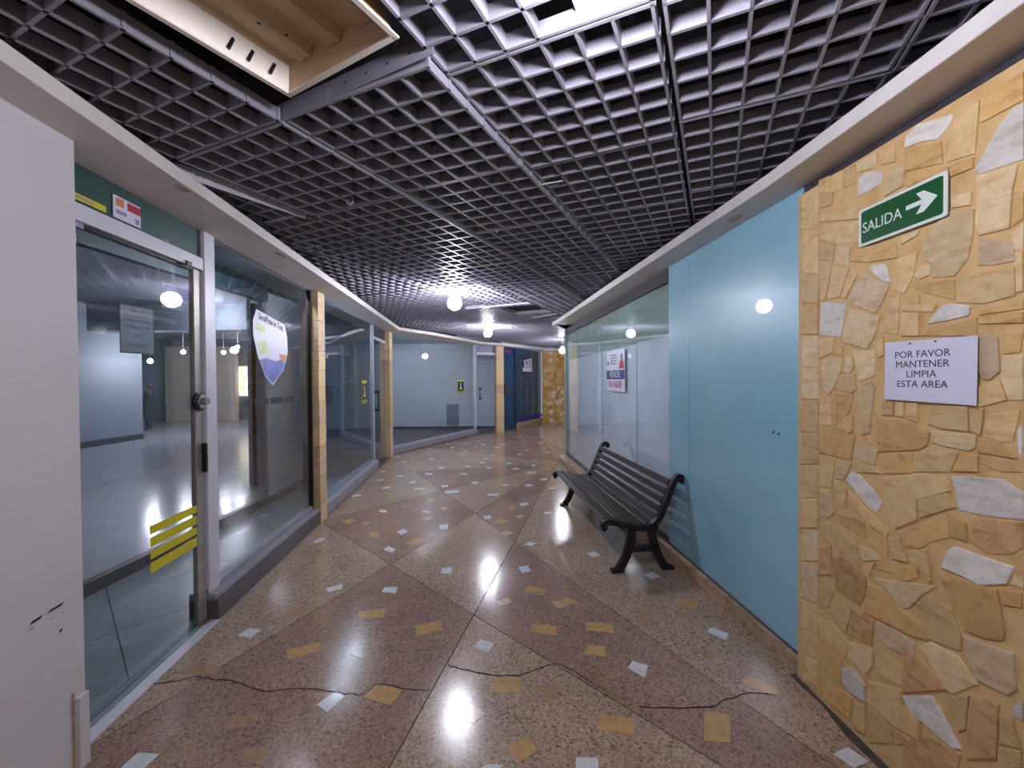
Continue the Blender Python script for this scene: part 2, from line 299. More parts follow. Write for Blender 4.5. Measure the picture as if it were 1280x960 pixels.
STONES=[("t",[(1.895,2.508),(1.819,2.471),(1.827,2.415),(1.891,2.426)]),
("t",[(1.895,2.417),(1.693,2.345),(1.686,2.29),(1.89,2.36)]),
("t",[(1.895,2.351),(1.689,2.278),(1.682,2.19),(1.79,2.218),(1.895,2.281)]),
("p",[(1.798,2.211),(1.729,2.187),(1.739,2.103),(1.813,2.139)]),
("o",[(1.725,2.179),(1.532,2.128),(1.526,2.07),(1.644,2.088),(1.728,2.12)]),
("w",[(1.647,2.063),(1.618,2.07),(1.577,2.064),(1.561,2.038),(1.549,1.981),(1.573,1.987)]),
("t",[(1.89,2.268),(1.806,2.221),(1.822,2.148),(1.89,2.177)]),
("t",[(1.89,2.162),(1.822,2.134),(1.863,1.973),(1.889,1.979)]),
("t",[(1.822,2.127),(1.735,2.088),(1.781,1.97),(1.85,1.974)]),
("t",[(1.732,2.064),(1.692,2.053),(1.75,1.957),(1.773,1.965)]),
("k",[(1.692,2.023),(1.65,2.038),(1.555,1.97),(1.579,1.915),(1.61,1.865),(1.746,1.939)]),
("t",[(1.555,1.922),(1.514,1.919),(1.522,1.767),(1.578,1.779)]),
("o",[(1.503,1.911),(1.444,1.904),(1.443,1.847),(1.502,1.858)]),
("t",[(1.532,2.065),(1.45,2.068),(1.465,1.982),(1.497,1.921),(1.543,1.949)]),
("p",[(1.504,2.144),(1.445,2.148),(1.45,2.13),(1.509,2.117)]),
("t",[(1.502,1.846),(1.443,1.836),(1.443,1.752),(1.507,1.759)]),
("p",[(1.343,2.236),(1.284,2.212),(1.286,2.17),(1.339,2.184)]),
("p",[(1.433,2.112),(1.352,2.177),(1.28,2.15),(1.283,2.063),(1.295,1.997),(1.333,1.947),(1.397,1.959),(1.398,2.007),(1.425,2.027)]),
("p",[(1.463,1.982),(1.437,2.014),(1.405,2.004),(1.407,1.972),(1.442,1.965)]),
("k",[(1.263,2.05),(1.178,2.006),(1.178,1.951),(1.221,1.952),(1.266,1.963)]),
("p",[(1.185,2.04),(1.158,2.059),(1.158,1.978),(1.178,1.987)]),
("o",[(1.474,1.95),(1.333,1.936),(1.332,1.864),(1.432,1.912)]),
("t",[(1.322,1.939),(1.266,1.936),(1.178,1.932),(1.176,1.845),(1.25,1.835),(1.324,1.854)]),
("w",[(1.414,1.793),(1.373,1.851),(1.337,1.852),(1.286,1.832),(1.292,1.803),(1.35,1.796)]),
("o",[(1.261,1.815),(1.157,1.832),(1.157,1.801),(1.261,1.8)]),
("o",[(1.261,1.795),(1.157,1.792),(1.156,1.76),(1.261,1.771)]),
("t",[(1.501,1.887),(1.387,1.859),(1.397,1.834),(1.501,1.855)]),
("t",[(1.175,1.977),(1.158,1.972),(1.157,1.855),(1.172,1.853)]),
("o",[(1.441,1.763),(1.269,1.792),(1.269,1.732),(1.441,1.752)]),
("o",[(1.181,2.162),(1.159,2.151),(1.159,2.07),(1.184,2.058)]),
("t",[(1.9,2.566),(1.84,2.559),(1.839,2.481),(1.9,2.511)]),
("t",[(1.827,2.553),(1.768,2.549),(1.767,2.46),(1.827,2.475)]),
("t",[(1.76,2.548),(1.708,2.543),(1.708,2.457),(1.76,2.46)]),
("p",[(1.697,2.537),(1.607,2.536),(1.613,2.471),(1.694,2.496)]),
("t",[(1.601,2.532),(1.534,2.522),(1.534,2.451),(1.594,2.473)]),
("w",[(1.69,2.468),(1.659,2.477),(1.588,2.445),(1.587,2.396),(1.639,2.39),(1.693,2.391)]),
("p",[(1.569,2.441),(1.494,2.418),(1.505,2.342),(1.575,2.335)]),
("w",[(1.498,2.483),(1.493,2.526),(1.451,2.544),(1.341,2.508),(1.349,2.477),(1.386,2.448),(1.435,2.473)]),
("o",[(1.493,2.463),(1.376,2.437),(1.371,2.355),(1.492,2.393)]),
("o",[(1.503,2.353),(1.492,2.388),(1.353,2.334),(1.353,2.313),(1.481,2.325)]),
("t",[(1.332,2.492),(1.266,2.5),(1.269,2.449),(1.277,2.336),(1.358,2.352),(1.34,2.446)]),
("o",[(1.262,2.502),(1.162,2.51),(1.161,2.425),(1.246,2.424),(1.263,2.426)]),
("w",[(1.278,2.283),(1.245,2.337),(1.216,2.385),(1.181,2.421),(1.161,2.416),(1.16,2.25),(1.26,2.261)]),
("o",[(1.349,2.332),(1.281,2.324),(1.282,2.29),(1.344,2.293)]),
("p",[(1.272,2.258),(1.17,2.239),(1.184,2.164),(1.189,2.056),(1.263,2.061),(1.273,2.11),(1.269,2.147)]),
("w",[(1.885,1.966),(1.75,1.935),(1.774,1.786),(1.894,1.807)]),
("p",[(1.722,1.905),(1.592,1.845),(1.615,1.771),(1.65,1.72),(1.766,1.759),(1.758,1.817)]),
("o",[(1.597,1.43),(1.469,1.424),(1.406,1.393),(1.414,1.348),(1.44,1.325),(1.599,1.286)]),
("t",[(1.878,1.209),(1.802,1.21),(1.823,1.072),(1.897,1.059)]),
("p",[(1.793,1.204),(1.719,1.209),(1.727,1.189),(1.755,1.128),(1.806,1.122)]),
("o",[(1.583,1.286),(1.468,1.305),(1.462,1.229),(1.575,1.201)]),
("t",[(1.572,1.186),(1.44,1.235),(1.35,1.243),(1.34,1.198),(1.448,1.133),(1.445,1.058),(1.526,0.992),(1.549,1.026),(1.568,1.078)]),
("p",[(1.617,0.749),(1.557,0.77),(1.382,0.839),(1.432,0.776),(1.471,0.707),(1.5,0.689),(1.563,0.727)]),
("o",[(1.635,0.712),(1.573,0.725),(1.509,0.684),(1.41,0.666),(1.409,0.624),(1.465,0.602),(1.66,0.576)]),
("o",[(1.511,0.986),(1.453,1.033),(1.411,0.981),(1.438,0.951),(1.493,0.936)]),
("t",[(1.484,0.921),(1.411,0.96),(1.398,0.851),(1.405,0.835)]),
("o",[(1.367,0.879),(1.301,0.902),(1.212,0.921),(1.202,0.868),(1.192,0.798),(1.196,0.771),(1.241,0.745),(1.295,0.738)]),
("t",[(1.451,0.734),(1.397,0.795),(1.335,0.783),(1.304,0.705),(1.308,0.658),(1.348,0.643),(1.415,0.63),(1.431,0.685)]),
("t",[(1.897,1.791),(1.808,1.788),(1.82,1.715),(1.893,1.691)]),
("t",[(1.816,1.711),(1.768,1.743),(1.768,1.694)]),
("p",[(1.879,1.686),(1.772,1.688),(1.772,1.632),(1.811,1.548),(1.844,1.512),(1.883,1.547)]),
("p",[(1.749,1.693),(1.723,1.692),(1.712,1.644),(1.726,1.618),(1.756,1.618)]),
("p",[(1.716,1.718),(1.613,1.71),(1.615,1.603),(1.683,1.581)]),
("t",[(1.787,1.612),(1.704,1.611),(1.697,1.551),(1.718,1.524),(1.799,1.542)]),
("p",[(1.683,1.558),(1.635,1.587),(1.615,1.553),(1.634,1.361),(1.668,1.349),(1.686,1.446)]),
("o",[(1.807,1.527),(1.711,1.517),(1.733,1.435),(1.806,1.372)]),
("o",[(1.802,1.365),(1.748,1.42),(1.711,1.423),(1.714,1.356),(1.732,1.343)]),
("t",[(1.892,1.487),(1.823,1.498),(1.823,1.37),(1.891,1.362)]),
("o",[(1.835,1.361),(1.703,1.337),(1.721,1.227),(1.895,1.227),(1.887,1.325)]),
("p",[(1.699,1.315),(1.598,1.297),(1.614,1.227),(1.714,1.242)]),
("t",[(1.577,1.498),(1.535,1.498),(1.535,1.444),(1.58,1.442)]),
("t",[(1.526,1.498),(1.495,1.5),(1.497,1.441),(1.526,1.441)]),
("t",[(1.487,1.5),(1.447,1.5),(1.446,1.426),(1.486,1.436)]),
("t",[(1.61,1.754),(1.578,1.763),(1.575,1.689),(1.597,1.678)]),
("t",[(1.703,1.231),(1.614,1.218),(1.588,1.199),(1.717,1.174)]),
("k",[(1.265,1.728),(1.242,1.743),(1.215,1.723),(1.209,1.614),(1.233,1.588),(1.252,1.59),(1.262,1.615)]),
("o",[(1.205,1.731),(1.156,1.73),(1.162,1.672),(1.201,1.668)]),
("p",[(1.204,1.661),(1.156,1.662),(1.155,1.527),(1.189,1.525),(1.207,1.595)]),
("t",[(1.264,1.566),(1.211,1.586),(1.192,1.525),(1.263,1.496)]),
("t",[(1.409,1.491),(1.292,1.499),(1.287,1.414),(1.371,1.413),(1.411,1.425)]),
("p",[(1.399,1.399),(1.267,1.402),(1.271,1.361),(1.287,1.348),(1.375,1.354),(1.396,1.361)]),
("t",[(1.246,1.464),(1.217,1.481),(1.161,1.499),(1.178,1.397),(1.206,1.392),(1.247,1.4)]),
("t",[(1.283,1.48),(1.248,1.493),(1.249,1.463),(1.255,1.404),(1.283,1.415)]),
("w",[(1.164,1.435),(1.154,1.455),(1.154,1.355),(1.162,1.367)]),
("o",[(1.263,1.393),(1.209,1.387),(1.167,1.348),(1.262,1.348)]),
("t",[(1.465,1.269),(1.408,1.32),(1.316,1.338),(1.342,1.264),(1.464,1.235)]),
("o",[(1.312,1.339),(1.262,1.338),(1.262,1.284),(1.333,1.267)]),
("o",[(1.255,1.34),(1.174,1.337),(1.153,1.31),(1.209,1.297),(1.254,1.315)]),
("p",[(1.89,1.041),(1.822,1.058),(1.805,0.963),(1.842,0.918),(1.89,0.911)]),
("t",[(1.81,1.115),(1.739,1.102),(1.754,1.002),(1.801,0.993)]),
("w",[(1.747,1.134),(1.713,1.177),(1.681,1.168),(1.626,1.127),(1.581,1.081),(1.603,1.03),(1.632,1.036),(1.688,1.083)]),
("t",[(1.731,1.084),(1.653,1.035),(1.55,0.972),(1.562,0.943),(1.652,0.983),(1.731,1.043)]),
("o",[(1.801,0.964),(1.659,0.974),(1.652,0.899),(1.777,0.917)]),
("o",[(1.642,0.968),(1.559,0.938),(1.555,0.859),(1.574,0.863),(1.645,0.895)]),
("t",[(1.553,0.946),(1.509,0.965),(1.481,0.877),(1.538,0.868)]),
("t",[(1.894,0.872),(1.809,0.905),(1.69,0.85),(1.672,0.752),(1.817,0.794),(1.894,0.805)]),
("p",[(1.683,0.859),(1.612,0.865),(1.586,0.839),(1.665,0.795)]),
("t",[(1.658,0.785),(1.608,0.819),(1.634,0.745)]),
("b",[(1.812,0.746),(1.768,0.767),(1.651,0.736),(1.644,0.675),(1.678,0.592),(1.799,0.603)]),
("b",[(1.894,0.76),(1.825,0.791),(1.816,0.658),(1.893,0.619)]),
("t",[(1.893,0.604),(1.804,0.593),(1.841,0.485),(1.902,0.449)]),
("o",[(1.599,0.795),(1.549,0.832),(1.443,0.872),(1.443,0.838),(1.491,0.798),(1.549,0.807)]),
("w",[(1.335,1.249),(1.295,1.262),(1.201,1.274),(1.153,1.248),(1.152,1.167),(1.242,1.146),(1.313,1.141)]),
("t",[(1.448,1.138),(1.346,1.191),(1.324,1.146),(1.437,1.068)]),
("o",[(1.45,1.029),(1.35,1.115),(1.341,1.034),(1.409,0.986)]),
("o",[(1.346,1.117),(1.294,1.1),(1.289,1.04),(1.336,1.041)]),
("b",[(1.281,1.124),(1.152,1.158),(1.152,1.081),(1.179,1.05),(1.237,1.023),(1.281,1.044)]),
("w",[(1.365,0.916),(1.341,0.992),(1.323,1.01),(1.245,1.01),(1.172,1.012),(1.189,0.952),(1.256,0.911),(1.301,0.917)]),
("p",[(1.171,0.989),(1.151,0.994),(1.151,0.958),(1.182,0.955)]),
("o",[(1.203,0.925),(1.154,0.943),(1.154,0.897),(1.199,0.88)]),
("t",[(1.816,0.517),(1.737,0.584),(1.714,0.55),(1.744,0.428),(1.84,0.451)]),
("t",[(1.906,0.441),(1.84,0.44),(1.725,0.393),(1.751,0.305),(1.892,0.337)]),
("b",[(1.707,0.561),(1.611,0.577),(1.623,0.45),(1.725,0.434)]),
("p",[(1.721,0.402),(1.616,0.442),(1.616,0.372),(1.649,0.307),(1.736,0.323)]),
("k",[(1.604,0.572),(1.536,0.585),(1.452,0.582),(1.457,0.52),(1.548,0.497),(1.597,0.513)]),
("t",[(1.603,0.439),(1.536,0.469),(1.501,0.441),(1.495,0.38),(1.609,0.338)]),
("w",[(1.762,0.248),(1.717,0.292),(1.649,0.261),(1.652,0.187),(1.72,0.17),(1.758,0.188)]),
("t",[(2.006,0.15),(1.896,0.153),(1.874,0.029),(2.006,-0.001)]),
("o",[(1.91,0.309),(1.848,0.307),(1.766,0.287),(1.77,0.171),(1.892,0.164)]),
("o",[(1.865,0.095),(1.774,0.154),(1.713,0.156),(1.72,0.047),(1.865,0.021)]),
("t",[(1.636,0.292),(1.5,0.363),(1.494,0.309),(1.435,0.308),(1.434,0.223),(1.522,0.194),(1.642,0.195)]),
("t",[(1.698,0.141),(1.649,0.176),(1.648,0.045),(1.705,0.026)]),
("t",[(1.635,0.175),(1.534,0.177),(1.534,0.116),(1.628,0.032)]),
("b",[(1.522,0.181),(1.434,0.211),(1.516,0.132)]),
("o",[(1.495,0.469),(1.436,0.519),(1.435,0.411),(1.489,0.367)]),
("p",[(1.435,0.583),(1.4,0.624),(1.312,0.632),(1.26,0.58),(1.329,0.49),(1.351,0.491)]),
("k",[(1.3,0.713),(1.17,0.745),(1.164,0.638),(1.183,0.606),(1.258,0.592),(1.286,0.64)]),
("w",[(1.493,0.346),(1.394,0.428),(1.365,0.403),(1.304,0.321),(1.327,0.298),(1.47,0.306)]),
("b",[(1.493,0.5),(1.44,0.539),(1.379,0.511),(1.347,0.489),(1.493,0.358)]),
("b",[(1.277,0.525),(1.204,0.557),(1.21,0.378),(1.284,0.304),(1.285,0.437)]),
("t",[(1.356,0.455),(1.282,0.522),(1.289,0.402),(1.31,0.372)]),
("w",[(1.176,0.572),(1.149,0.614),(1.148,0.559),(1.169,0.555)]),
("t",[(1.204,0.529),(1.172,0.543),(1.154,0.466),(1.2,0.437)]),
("b",[(1.492,0.18),(1.388,0.278),(1.306,0.298),(1.314,0.243),(1.491,0.061)]),
("t",[(1.203,0.424),(1.151,0.46),(1.151,0.41),(1.206,0.353)]),
("t",[(2.004,2.545),(1.904,2.544),(1.903,2.332),(2.009,2.373)]),
("t",[(2.004,2.363),(1.903,2.324),(1.903,2.115),(2.008,2.145)]),
("t",[(2.003,2.135),(1.903,2.107),(1.902,1.969),(2.008,1.991)]),
("o",[(2.003,1.981),(1.902,1.962),(1.902,1.811),(2.007,1.824)]),
("p",[(2.002,1.815),(1.902,1.804),(1.901,1.653),(2.007,1.657)]),
("p",[(2.002,1.648),(1.901,1.645),(1.9,1.491),(2.007,1.485)]),
("t",[(2.001,1.477),(1.9,1.483),(1.9,1.328),(2.006,1.314)]),
("t",[(2.001,1.306),(1.9,1.32),(1.899,1.169),(2.006,1.146)]),
("t",[(2.0,1.139),(1.899,1.161),(1.899,1.002),(2.005,0.969)]),
("t",[(2.0,0.963),(1.899,0.994),(1.898,0.851),(2.005,0.81)]),
("p",[(1.999,0.803),(1.898,0.843),(1.898,0.687),(2.004,0.637)]),
("k",[(1.999,0.631),(1.898,0.647),(1.897,0.471),(2.004,0.443)]),
("t",[(1.998,0.437),(1.897,0.463),(1.897,0.323),(2.003,0.286)]),
("t",[(1.998,0.281),(1.897,0.315),(1.896,0.191),(2.003,0.146)]),
("t",[(1.997,0.142),(1.896,0.183),(1.896,0.063),(2.002,0.011)])]
INLAYS=[("w",[(-1.634,1.573),(-1.625,1.637),(-1.527,1.632),(-1.533,1.569)]),
("w",[(-0.976,1.877),(-0.916,1.958),(-0.856,1.925),(-0.904,1.834)]),
("w",[(-1.737,2.393),(-1.717,2.469),(-1.623,2.449),(-1.64,2.372)]),
("w",[(-1.441,2.933),(-1.35,3.004),(-1.313,2.931),(-1.399,2.885)]),
("w",[(-0.997,2.884),(-0.995,2.949),(-0.895,2.952),(-0.884,2.861)]),
("w",[(-0.607,3.233),(-0.524,3.259),(-0.508,3.153),(-0.597,3.149)]),
("y",[(-0.764,1.918),(-0.731,2.003),(-0.575,1.965),(-0.607,1.87)]),
("y",[(-1.35,2.259),(-1.193,2.333),(-1.145,2.257),(-1.291,2.182)]),
("y",[(-1.076,2.639),(-0.897,2.673),(-0.875,2.567),(-1.037,2.552)]),
("y",[(-0.643,2.482),(-0.483,2.529),(-0.457,2.443),(-0.604,2.375)]),
("d",[(-0.963,2.229),(-0.937,2.268),(-0.829,2.253),(-0.833,2.165)]),
("d",[(-1.324,1.749),(-1.343,1.815),(-1.227,1.831),(-1.205,1.764)]),
("d",[(-1.163,1.603),(-1.161,1.658),(-1.079,1.657),(-1.04,1.576)]),
("d",[(-1.837,2.093),(-1.843,2.151),(-1.648,2.137),(-1.63,2.069)]),
("d",[(-1.614,2.663),(-1.49,2.725),(-1.435,2.643),(-1.561,2.598)]),
("w",[(-0.244,2.285),(-0.204,2.344),(-0.122,2.31),(-0.151,2.227)]),
("w",[(-0.612,3.241),(-0.528,3.253),(-0.509,3.158),(-0.59,3.159)]),
("w",[(0.041,3.252),(0.122,3.277),(0.149,3.18),(0.071,3.156)]),
("w",[(0.11,3.696),(0.16,3.763),(0.232,3.728),(0.174,3.661)]),
("w",[(0.675,3.503),(0.758,3.54),(0.79,3.449),(0.709,3.421)]),
("w",[(1.063,3.112),(1.155,3.153),(1.189,3.08),(1.103,3.035)]),
("w",[(0.631,2.106),(0.672,2.156),(0.748,2.119),(0.698,2.031)]),
("w",[(1.219,2.406),(1.273,2.446),(1.344,2.38),(1.291,2.322)]),
("w",[(0.26,1.603),(0.351,1.602),(0.345,1.558),(0.25,1.559)]),
("w",[(1.353,1.611),(1.442,1.641),(1.473,1.578),(1.387,1.551)]),
("w",[(-0.14,1.559),(-0.11,1.579),(-0.048,1.572),(-0.067,1.551)]),
("y",[(0.078,2.886),(0.109,2.959),(0.256,2.909),(0.223,2.818)]),
("y",[(0.267,2.737),(0.405,2.792),(0.463,2.734),(0.306,2.655)]),
("y",[(0.111,2.418),(0.127,2.489),(0.283,2.464),(0.268,2.374)]),
("y",[(0.458,2.425),(0.481,2.508),(0.654,2.491),(0.629,2.395)]),
("y",[(0.407,2.215),(0.443,2.288),(0.548,2.277),(0.531,2.19)]),
("y",[(0.376,1.732),(0.397,1.81),(0.567,1.789),(0.535,1.703)]),
("y",[(0.835,1.674),(0.915,1.827),(1.025,1.805),(0.948,1.665)]),
("y",[(-0.03,1.646),(0.05,1.703),(0.104,1.637),(0.022,1.584)]),
("y",[(1.14,2.712),(1.196,2.782),(1.32,2.71),(1.259,2.627)]),
("y",[(1.188,1.996),(1.253,2.046),(1.359,1.958),(1.313,1.9)]),
("y",[(-0.124,1.947),(-0.125,2.046),(0.036,2.036),(0.03,1.938)]),
("y",[(-1.068,3.758),(-0.977,3.881),(-0.886,3.816),(-0.984,3.688)]),
("p",[(-0.129,2.741),(-0.035,2.797),(-0.013,2.726),(-0.092,2.686)]),
("p",[(-0.27,1.826),(-0.212,1.875),(-0.134,1.815),(-0.192,1.765)]),
("d",[(0.822,2.619),(0.95,2.63),(0.914,2.477),(0.815,2.459)]),
("d",[(0.139,1.993),(0.227,1.992),(0.226,1.898),(0.141,1.898)]),
("d",[(1.084,2.218),(1.154,2.227),(1.161,2.178),(1.091,2.167)]),
("d",[(0.781,3.815),(0.859,3.832),(0.831,3.676),(0.756,3.66)]),
("w",[(-1.647,4.678),(-1.628,4.743),(-1.531,4.676),(-1.554,4.605)]),
("w",[(-1.118,4.652),(-1.075,4.707),(-0.984,4.641),(-1.025,4.579)]),
("w",[(-1.224,4.021),(-1.182,4.105),(-1.109,4.043),(-1.154,3.944)]),
("w",[(-1.22,3.605),(-1.203,3.683),(-1.106,3.613),(-1.126,3.542)]),
("w",[(-0.815,4.213),(-0.721,4.244),(-0.698,4.103),(-0.782,4.098)]),
("w",[(-1.991,3.793),(-1.951,3.901),(-1.89,3.856),(-1.934,3.756)]),
("w",[(0.078,4.922),(0.181,4.965),(0.206,4.875),(0.104,4.825)]),
("w",[(-0.351,4.468),(-0.261,4.496),(-0.25,4.394),(-0.332,4.388)]),
("w",[(0.122,3.732),(0.179,3.773),(0.232,3.731),(0.173,3.656)]),
("w",[(0.37,4.606),(0.466,4.619),(0.472,4.542),(0.376,4.513)]),
("w",[(-1.636,6.019),(-1.539,6.056),(-1.509,5.976),(-1.594,5.926)]),
("w",[(-1.957,5.712),(-1.858,5.77),(-1.821,5.685),(-1.912,5.629)]),
("w",[(-2.332,6.701),(-2.274,6.765),(-2.212,6.697),(-2.27,6.634)]),
("w",[(-1.351,7.033),(-1.247,7.03),(-1.229,6.922),(-1.331,6.925)]),
("w",[(-1.494,6.564),(-1.377,6.561),(-1.355,6.452),(-1.469,6.455)]),
("w",[(-1.081,5.787),(-0.984,5.822),(-0.961,5.724),(-1.056,5.69)]),
("w",[(-0.893,6.547),(-0.778,6.544),(-0.767,6.45),(-0.881,6.454)]),
("w",[(-0.978,5.493),(-0.775,5.544),(-0.76,5.433),(-0.943,5.384)]),
("w",[(-0.355,5.349),(-0.198,5.366),(-0.195,5.283),(-0.35,5.266)]),
("w",[(0.442,6.14),(0.554,6.179),(0.544,6.069),(0.435,6.044)]),
("w",[(0.243,6.594),(0.4,6.621),(0.393,6.51),(0.239,6.484)]),
("w",[(-0.883,7.092),(-0.779,7.089),(-0.767,6.979),(-0.87,6.982)]),
("w",[(-2.241,5.309),(-2.149,5.391),(-2.1,5.306),(-2.2,5.247)]),
("w",[(-1.953,6.423),(-1.847,6.45),(-1.818,6.374),(-1.915,6.347)]),
("y",[(-1.936,4.335),(-1.89,4.44),(-1.783,4.366),(-1.833,4.245)]),
("y",[(-1.487,3.921),(-1.512,4.038),(-1.403,4.024),(-1.369,3.88)]),
("y",[(-1.053,3.752),(-1.005,3.885),(-0.896,3.839),(-0.957,3.699)]),
("y",[(-1.703,4.263),(-1.671,4.343),(-1.594,4.308),(-1.622,4.215)]),
("y",[(-0.21,4.268),(-0.152,4.406),(-0.055,4.334),(-0.121,4.22)]),
("y",[(-0.08,4.794),(0.005,4.853),(0.055,4.766),(-0.037,4.67)]),
("p",[(-0.916,4.745),(-0.861,4.828),(-0.797,4.784),(-0.85,4.686)]),
("p",[(-0.138,3.955),(-0.081,4.043),(0.014,3.982),(-0.056,3.908)]),
("p",[(0.03,4.461),(0.097,4.526),(0.135,4.451),(0.068,4.387)]),
("p",[(-1.146,5.087),(-1.072,5.162),(-1.032,5.084),(-1.1,5.011)]),
("p",[(-1.051,4.423),(-0.972,4.48),(-0.917,4.406),(-1.008,4.352)]),
("d",[(-1.442,4.823),(-1.318,4.89),(-1.257,4.819),(-1.394,4.755)]),
("d",[(-1.11,6.045),(-0.902,6.08),(-0.886,5.973),(-1.076,5.952)])]
CRACKS= [[(-1.994,1.958),(-1.926,2.014),(-1.831,2.028),(-1.71,2.063),(-1.609,2.043),(-1.515,2.029),(-1.39,1.992),(-1.288,1.961),(-1.21,1.965),(-1.086,1.976),(-0.948,1.958),(-0.827,1.938),(-0.77,1.933),(-0.731,2.003),(-0.575,1.975),(-0.433,1.958)],[(-0.365,2.129),(-0.256,2.095),(-0.13,2.059),(0.012,2.05),(0.053,2.07),(0.201,2.124),(0.266,2.137),(0.356,2.054),(0.486,1.93)],[(0.612,1.851),(0.719,1.843),(0.958,1.848),(1.055,1.891),(1.194,1.935),(1.321,1.911)]]
# ------------------------------------------------------------------ plan of the arcade
def L(y): return -1.88 - 0.102 * (y - 1.6)              # left shopfront line
def G(y): return L(y) - 0.09                            # its glass
def R(y): return 1.54 - 0.0847 * (y - 2.03)             # right glass line
def WR(y): return 1.515 - 0.0291 * (y - 2.03)           # face of the rubble-stone wall
GD = Vector((-0.102, 1.0)).normalized(); RD = Vector((0.0847, -1.0)).normalized(); SD = Vector((0.0291, -1.0)).normalized()
S3A, S3B, S3C = (-2.55, 8.17), (-1.0, 11.2), (-0.42, 11.5)
B0, B1, B2 = (-0.24, 11.72), (0.2, 12.35), (1.1, 13.95)

# ------------------------------------------------------------------ floor
floor = MB().box(-17, 6, -5, 18, -0.06, -0.012).build('floor', M['joint'])
tag(floor, 'polished terrazzo floor of the arcade in beige and mauve fields with small inlaid marble pieces', 'floor', kind='structure')
P0 = (0.88, 7.35)
angs = [100, 193.6, 205.8, 226, 255, 300, 358.5, 405, 459.9]
BB = ((0.86, 1.56), (-2.11, 4.27)); CC = ((1.27, 1.64), (-2.38, 7.83))
def nrm(a, b):
    d = Vector((b[0] - a[0], b[1] - a[1])).normalized(); return (d.y, -d.x)
nB, nC = nrm(*BB), nrm(*CC)
g = 0.003
for s in range(8):
    a0, a1 = math.radians(angs[s]), math.radians(angs[s + 1])
    n0 = (math.cos(a0), -math.sin(a0)); n1 = (-math.cos(a1), math.sin(a1))
    for t in range(3):
        pl = [(-2.9, -4.5), (2.6, -4.5), (2.6, 17), (-2.9, 17)]
        pl = clip(pl, (P0[0] + n0[0] * g, P0[1] + n0[1] * g), n0); pl = clip(pl, (P0[0] + n1[0] * g, P0[1] + n1[1] * g), n1) if pl else pl
        if s >= 3 and t > 0 and s != 3: continue
        if s < 4:
            for (ln, nn, lo) in ((BB, nB, t >= 1), (CC, nC, t >= 2)):
                if not pl: break
                if ln is CC and t == 0: continue
                sg = 1 if lo else -1
                pl = clip(pl, (ln[0][0] + sg * nn[0] * g, ln[0][1] + sg * nn[1] * g), (sg * nn[0], sg * nn[1]))
        if pl: pl = clip(pl, (L(0) - 0.12, 0), (1, 0.102))
        if not pl or len(pl) < 3: continue
        o = MB().prism(pl, -0.012, 0.0).build('terrazzo_panel', M['mauve_terrazzo'] if (s + t) % 2 else M['beige_terrazzo'], floor)
IM = {'w': 'white_marble', 'y': 'ochre_marble', 'p': 'pale_marble', 'd': 'dull_marble'}
def ccw(p):
    a = sum(p[i][0] * p[(i + 1) % len(p)][1] - p[(i + 1) % len(p)][0] * p[i][1] for i in range(len(p)))
    return p if a > 0 else p[::-1]
used = []
for c, q in INLAYS:
    cq = (sum(p[0] for p in q) / 4, sum(p[1] for p in q) / 4)
    if any((cq[0] - a) ** 2 + (cq[1] - b) ** 2 < 0.008 for a, b in used): continue
    MB().prism(ccw(q), -0.006, 0.0012).build('marble_inlay', M[IM[c]], floor)
    used.append((sum(p[0] for p in q) / 4, sum(p[1] for p in q) / 4))
rg = random.Random(5); k = 0
while k < 105:
    y = rg.uniform(5.6, 14.0); x = rg.uniform(L(y) + 0.1, (R(y) - 0.25) if y < 7.4 else 2.2)
    if y > 8.2 and x < -2.4 + (y - 8.2) * 0.52: continue
    if any((x - a) ** 2 + (y - b) ** 2 < 0.12 for a, b in used): continue
    used.append((x, y)); a = rg.uniform(0, 3.14); w, h = rg.choice(((0.1, 0.07), (0.12, 0.09), (0.15, 0.09)))
    ca, sa = math.cos(a), math.sin(a)
    q = [(x + u * w * ca - v * h * sa, y + u * w * sa + v * h * ca) for u, v in ((-.5, -.5), (.5, -.5), (.5, .5), (-.5, .5))]
    MB().prism(q, -0.006, 0.0012).build('marble_inlay', M[IM[rg.choice('wwwwypd')]], floor); k += 1
for cr in CRACKS:
    mb = MB(); pts = [Vector(p) for p in cr]; rr = random.Random(3); up, dn = [], []
    fine = []
    for a, b in zip(pts[:-1], pts[1:]):
        for t in (0, 0.33, 0.66): fine.append(a.lerp(b, t) + Vector((rr.uniform(-1, 1), rr.uniform(-1, 1))) * 0.006)
    fine.append(pts[-1])
    for i, p in enumerate(fine):
        d = (fine[min(i + 1, len(fine) - 1)] - fine[max(i - 1, 0)]).normalized(); n = Vector((-d.y, d.x)) * (0.0016 + 0.0022 * rr.random())
        up.append(p + n); dn.append(p - n)
    n = len(fine); mb.raw([(p.x, p.y, 0.0016) for p in up] + [(p.x, p.y, 0.0016) for p in dn], [(i, i + 1, n + i + 1, n + i) for i in range(n - 1)])
    mb.build('crack', M['crack'], floor)

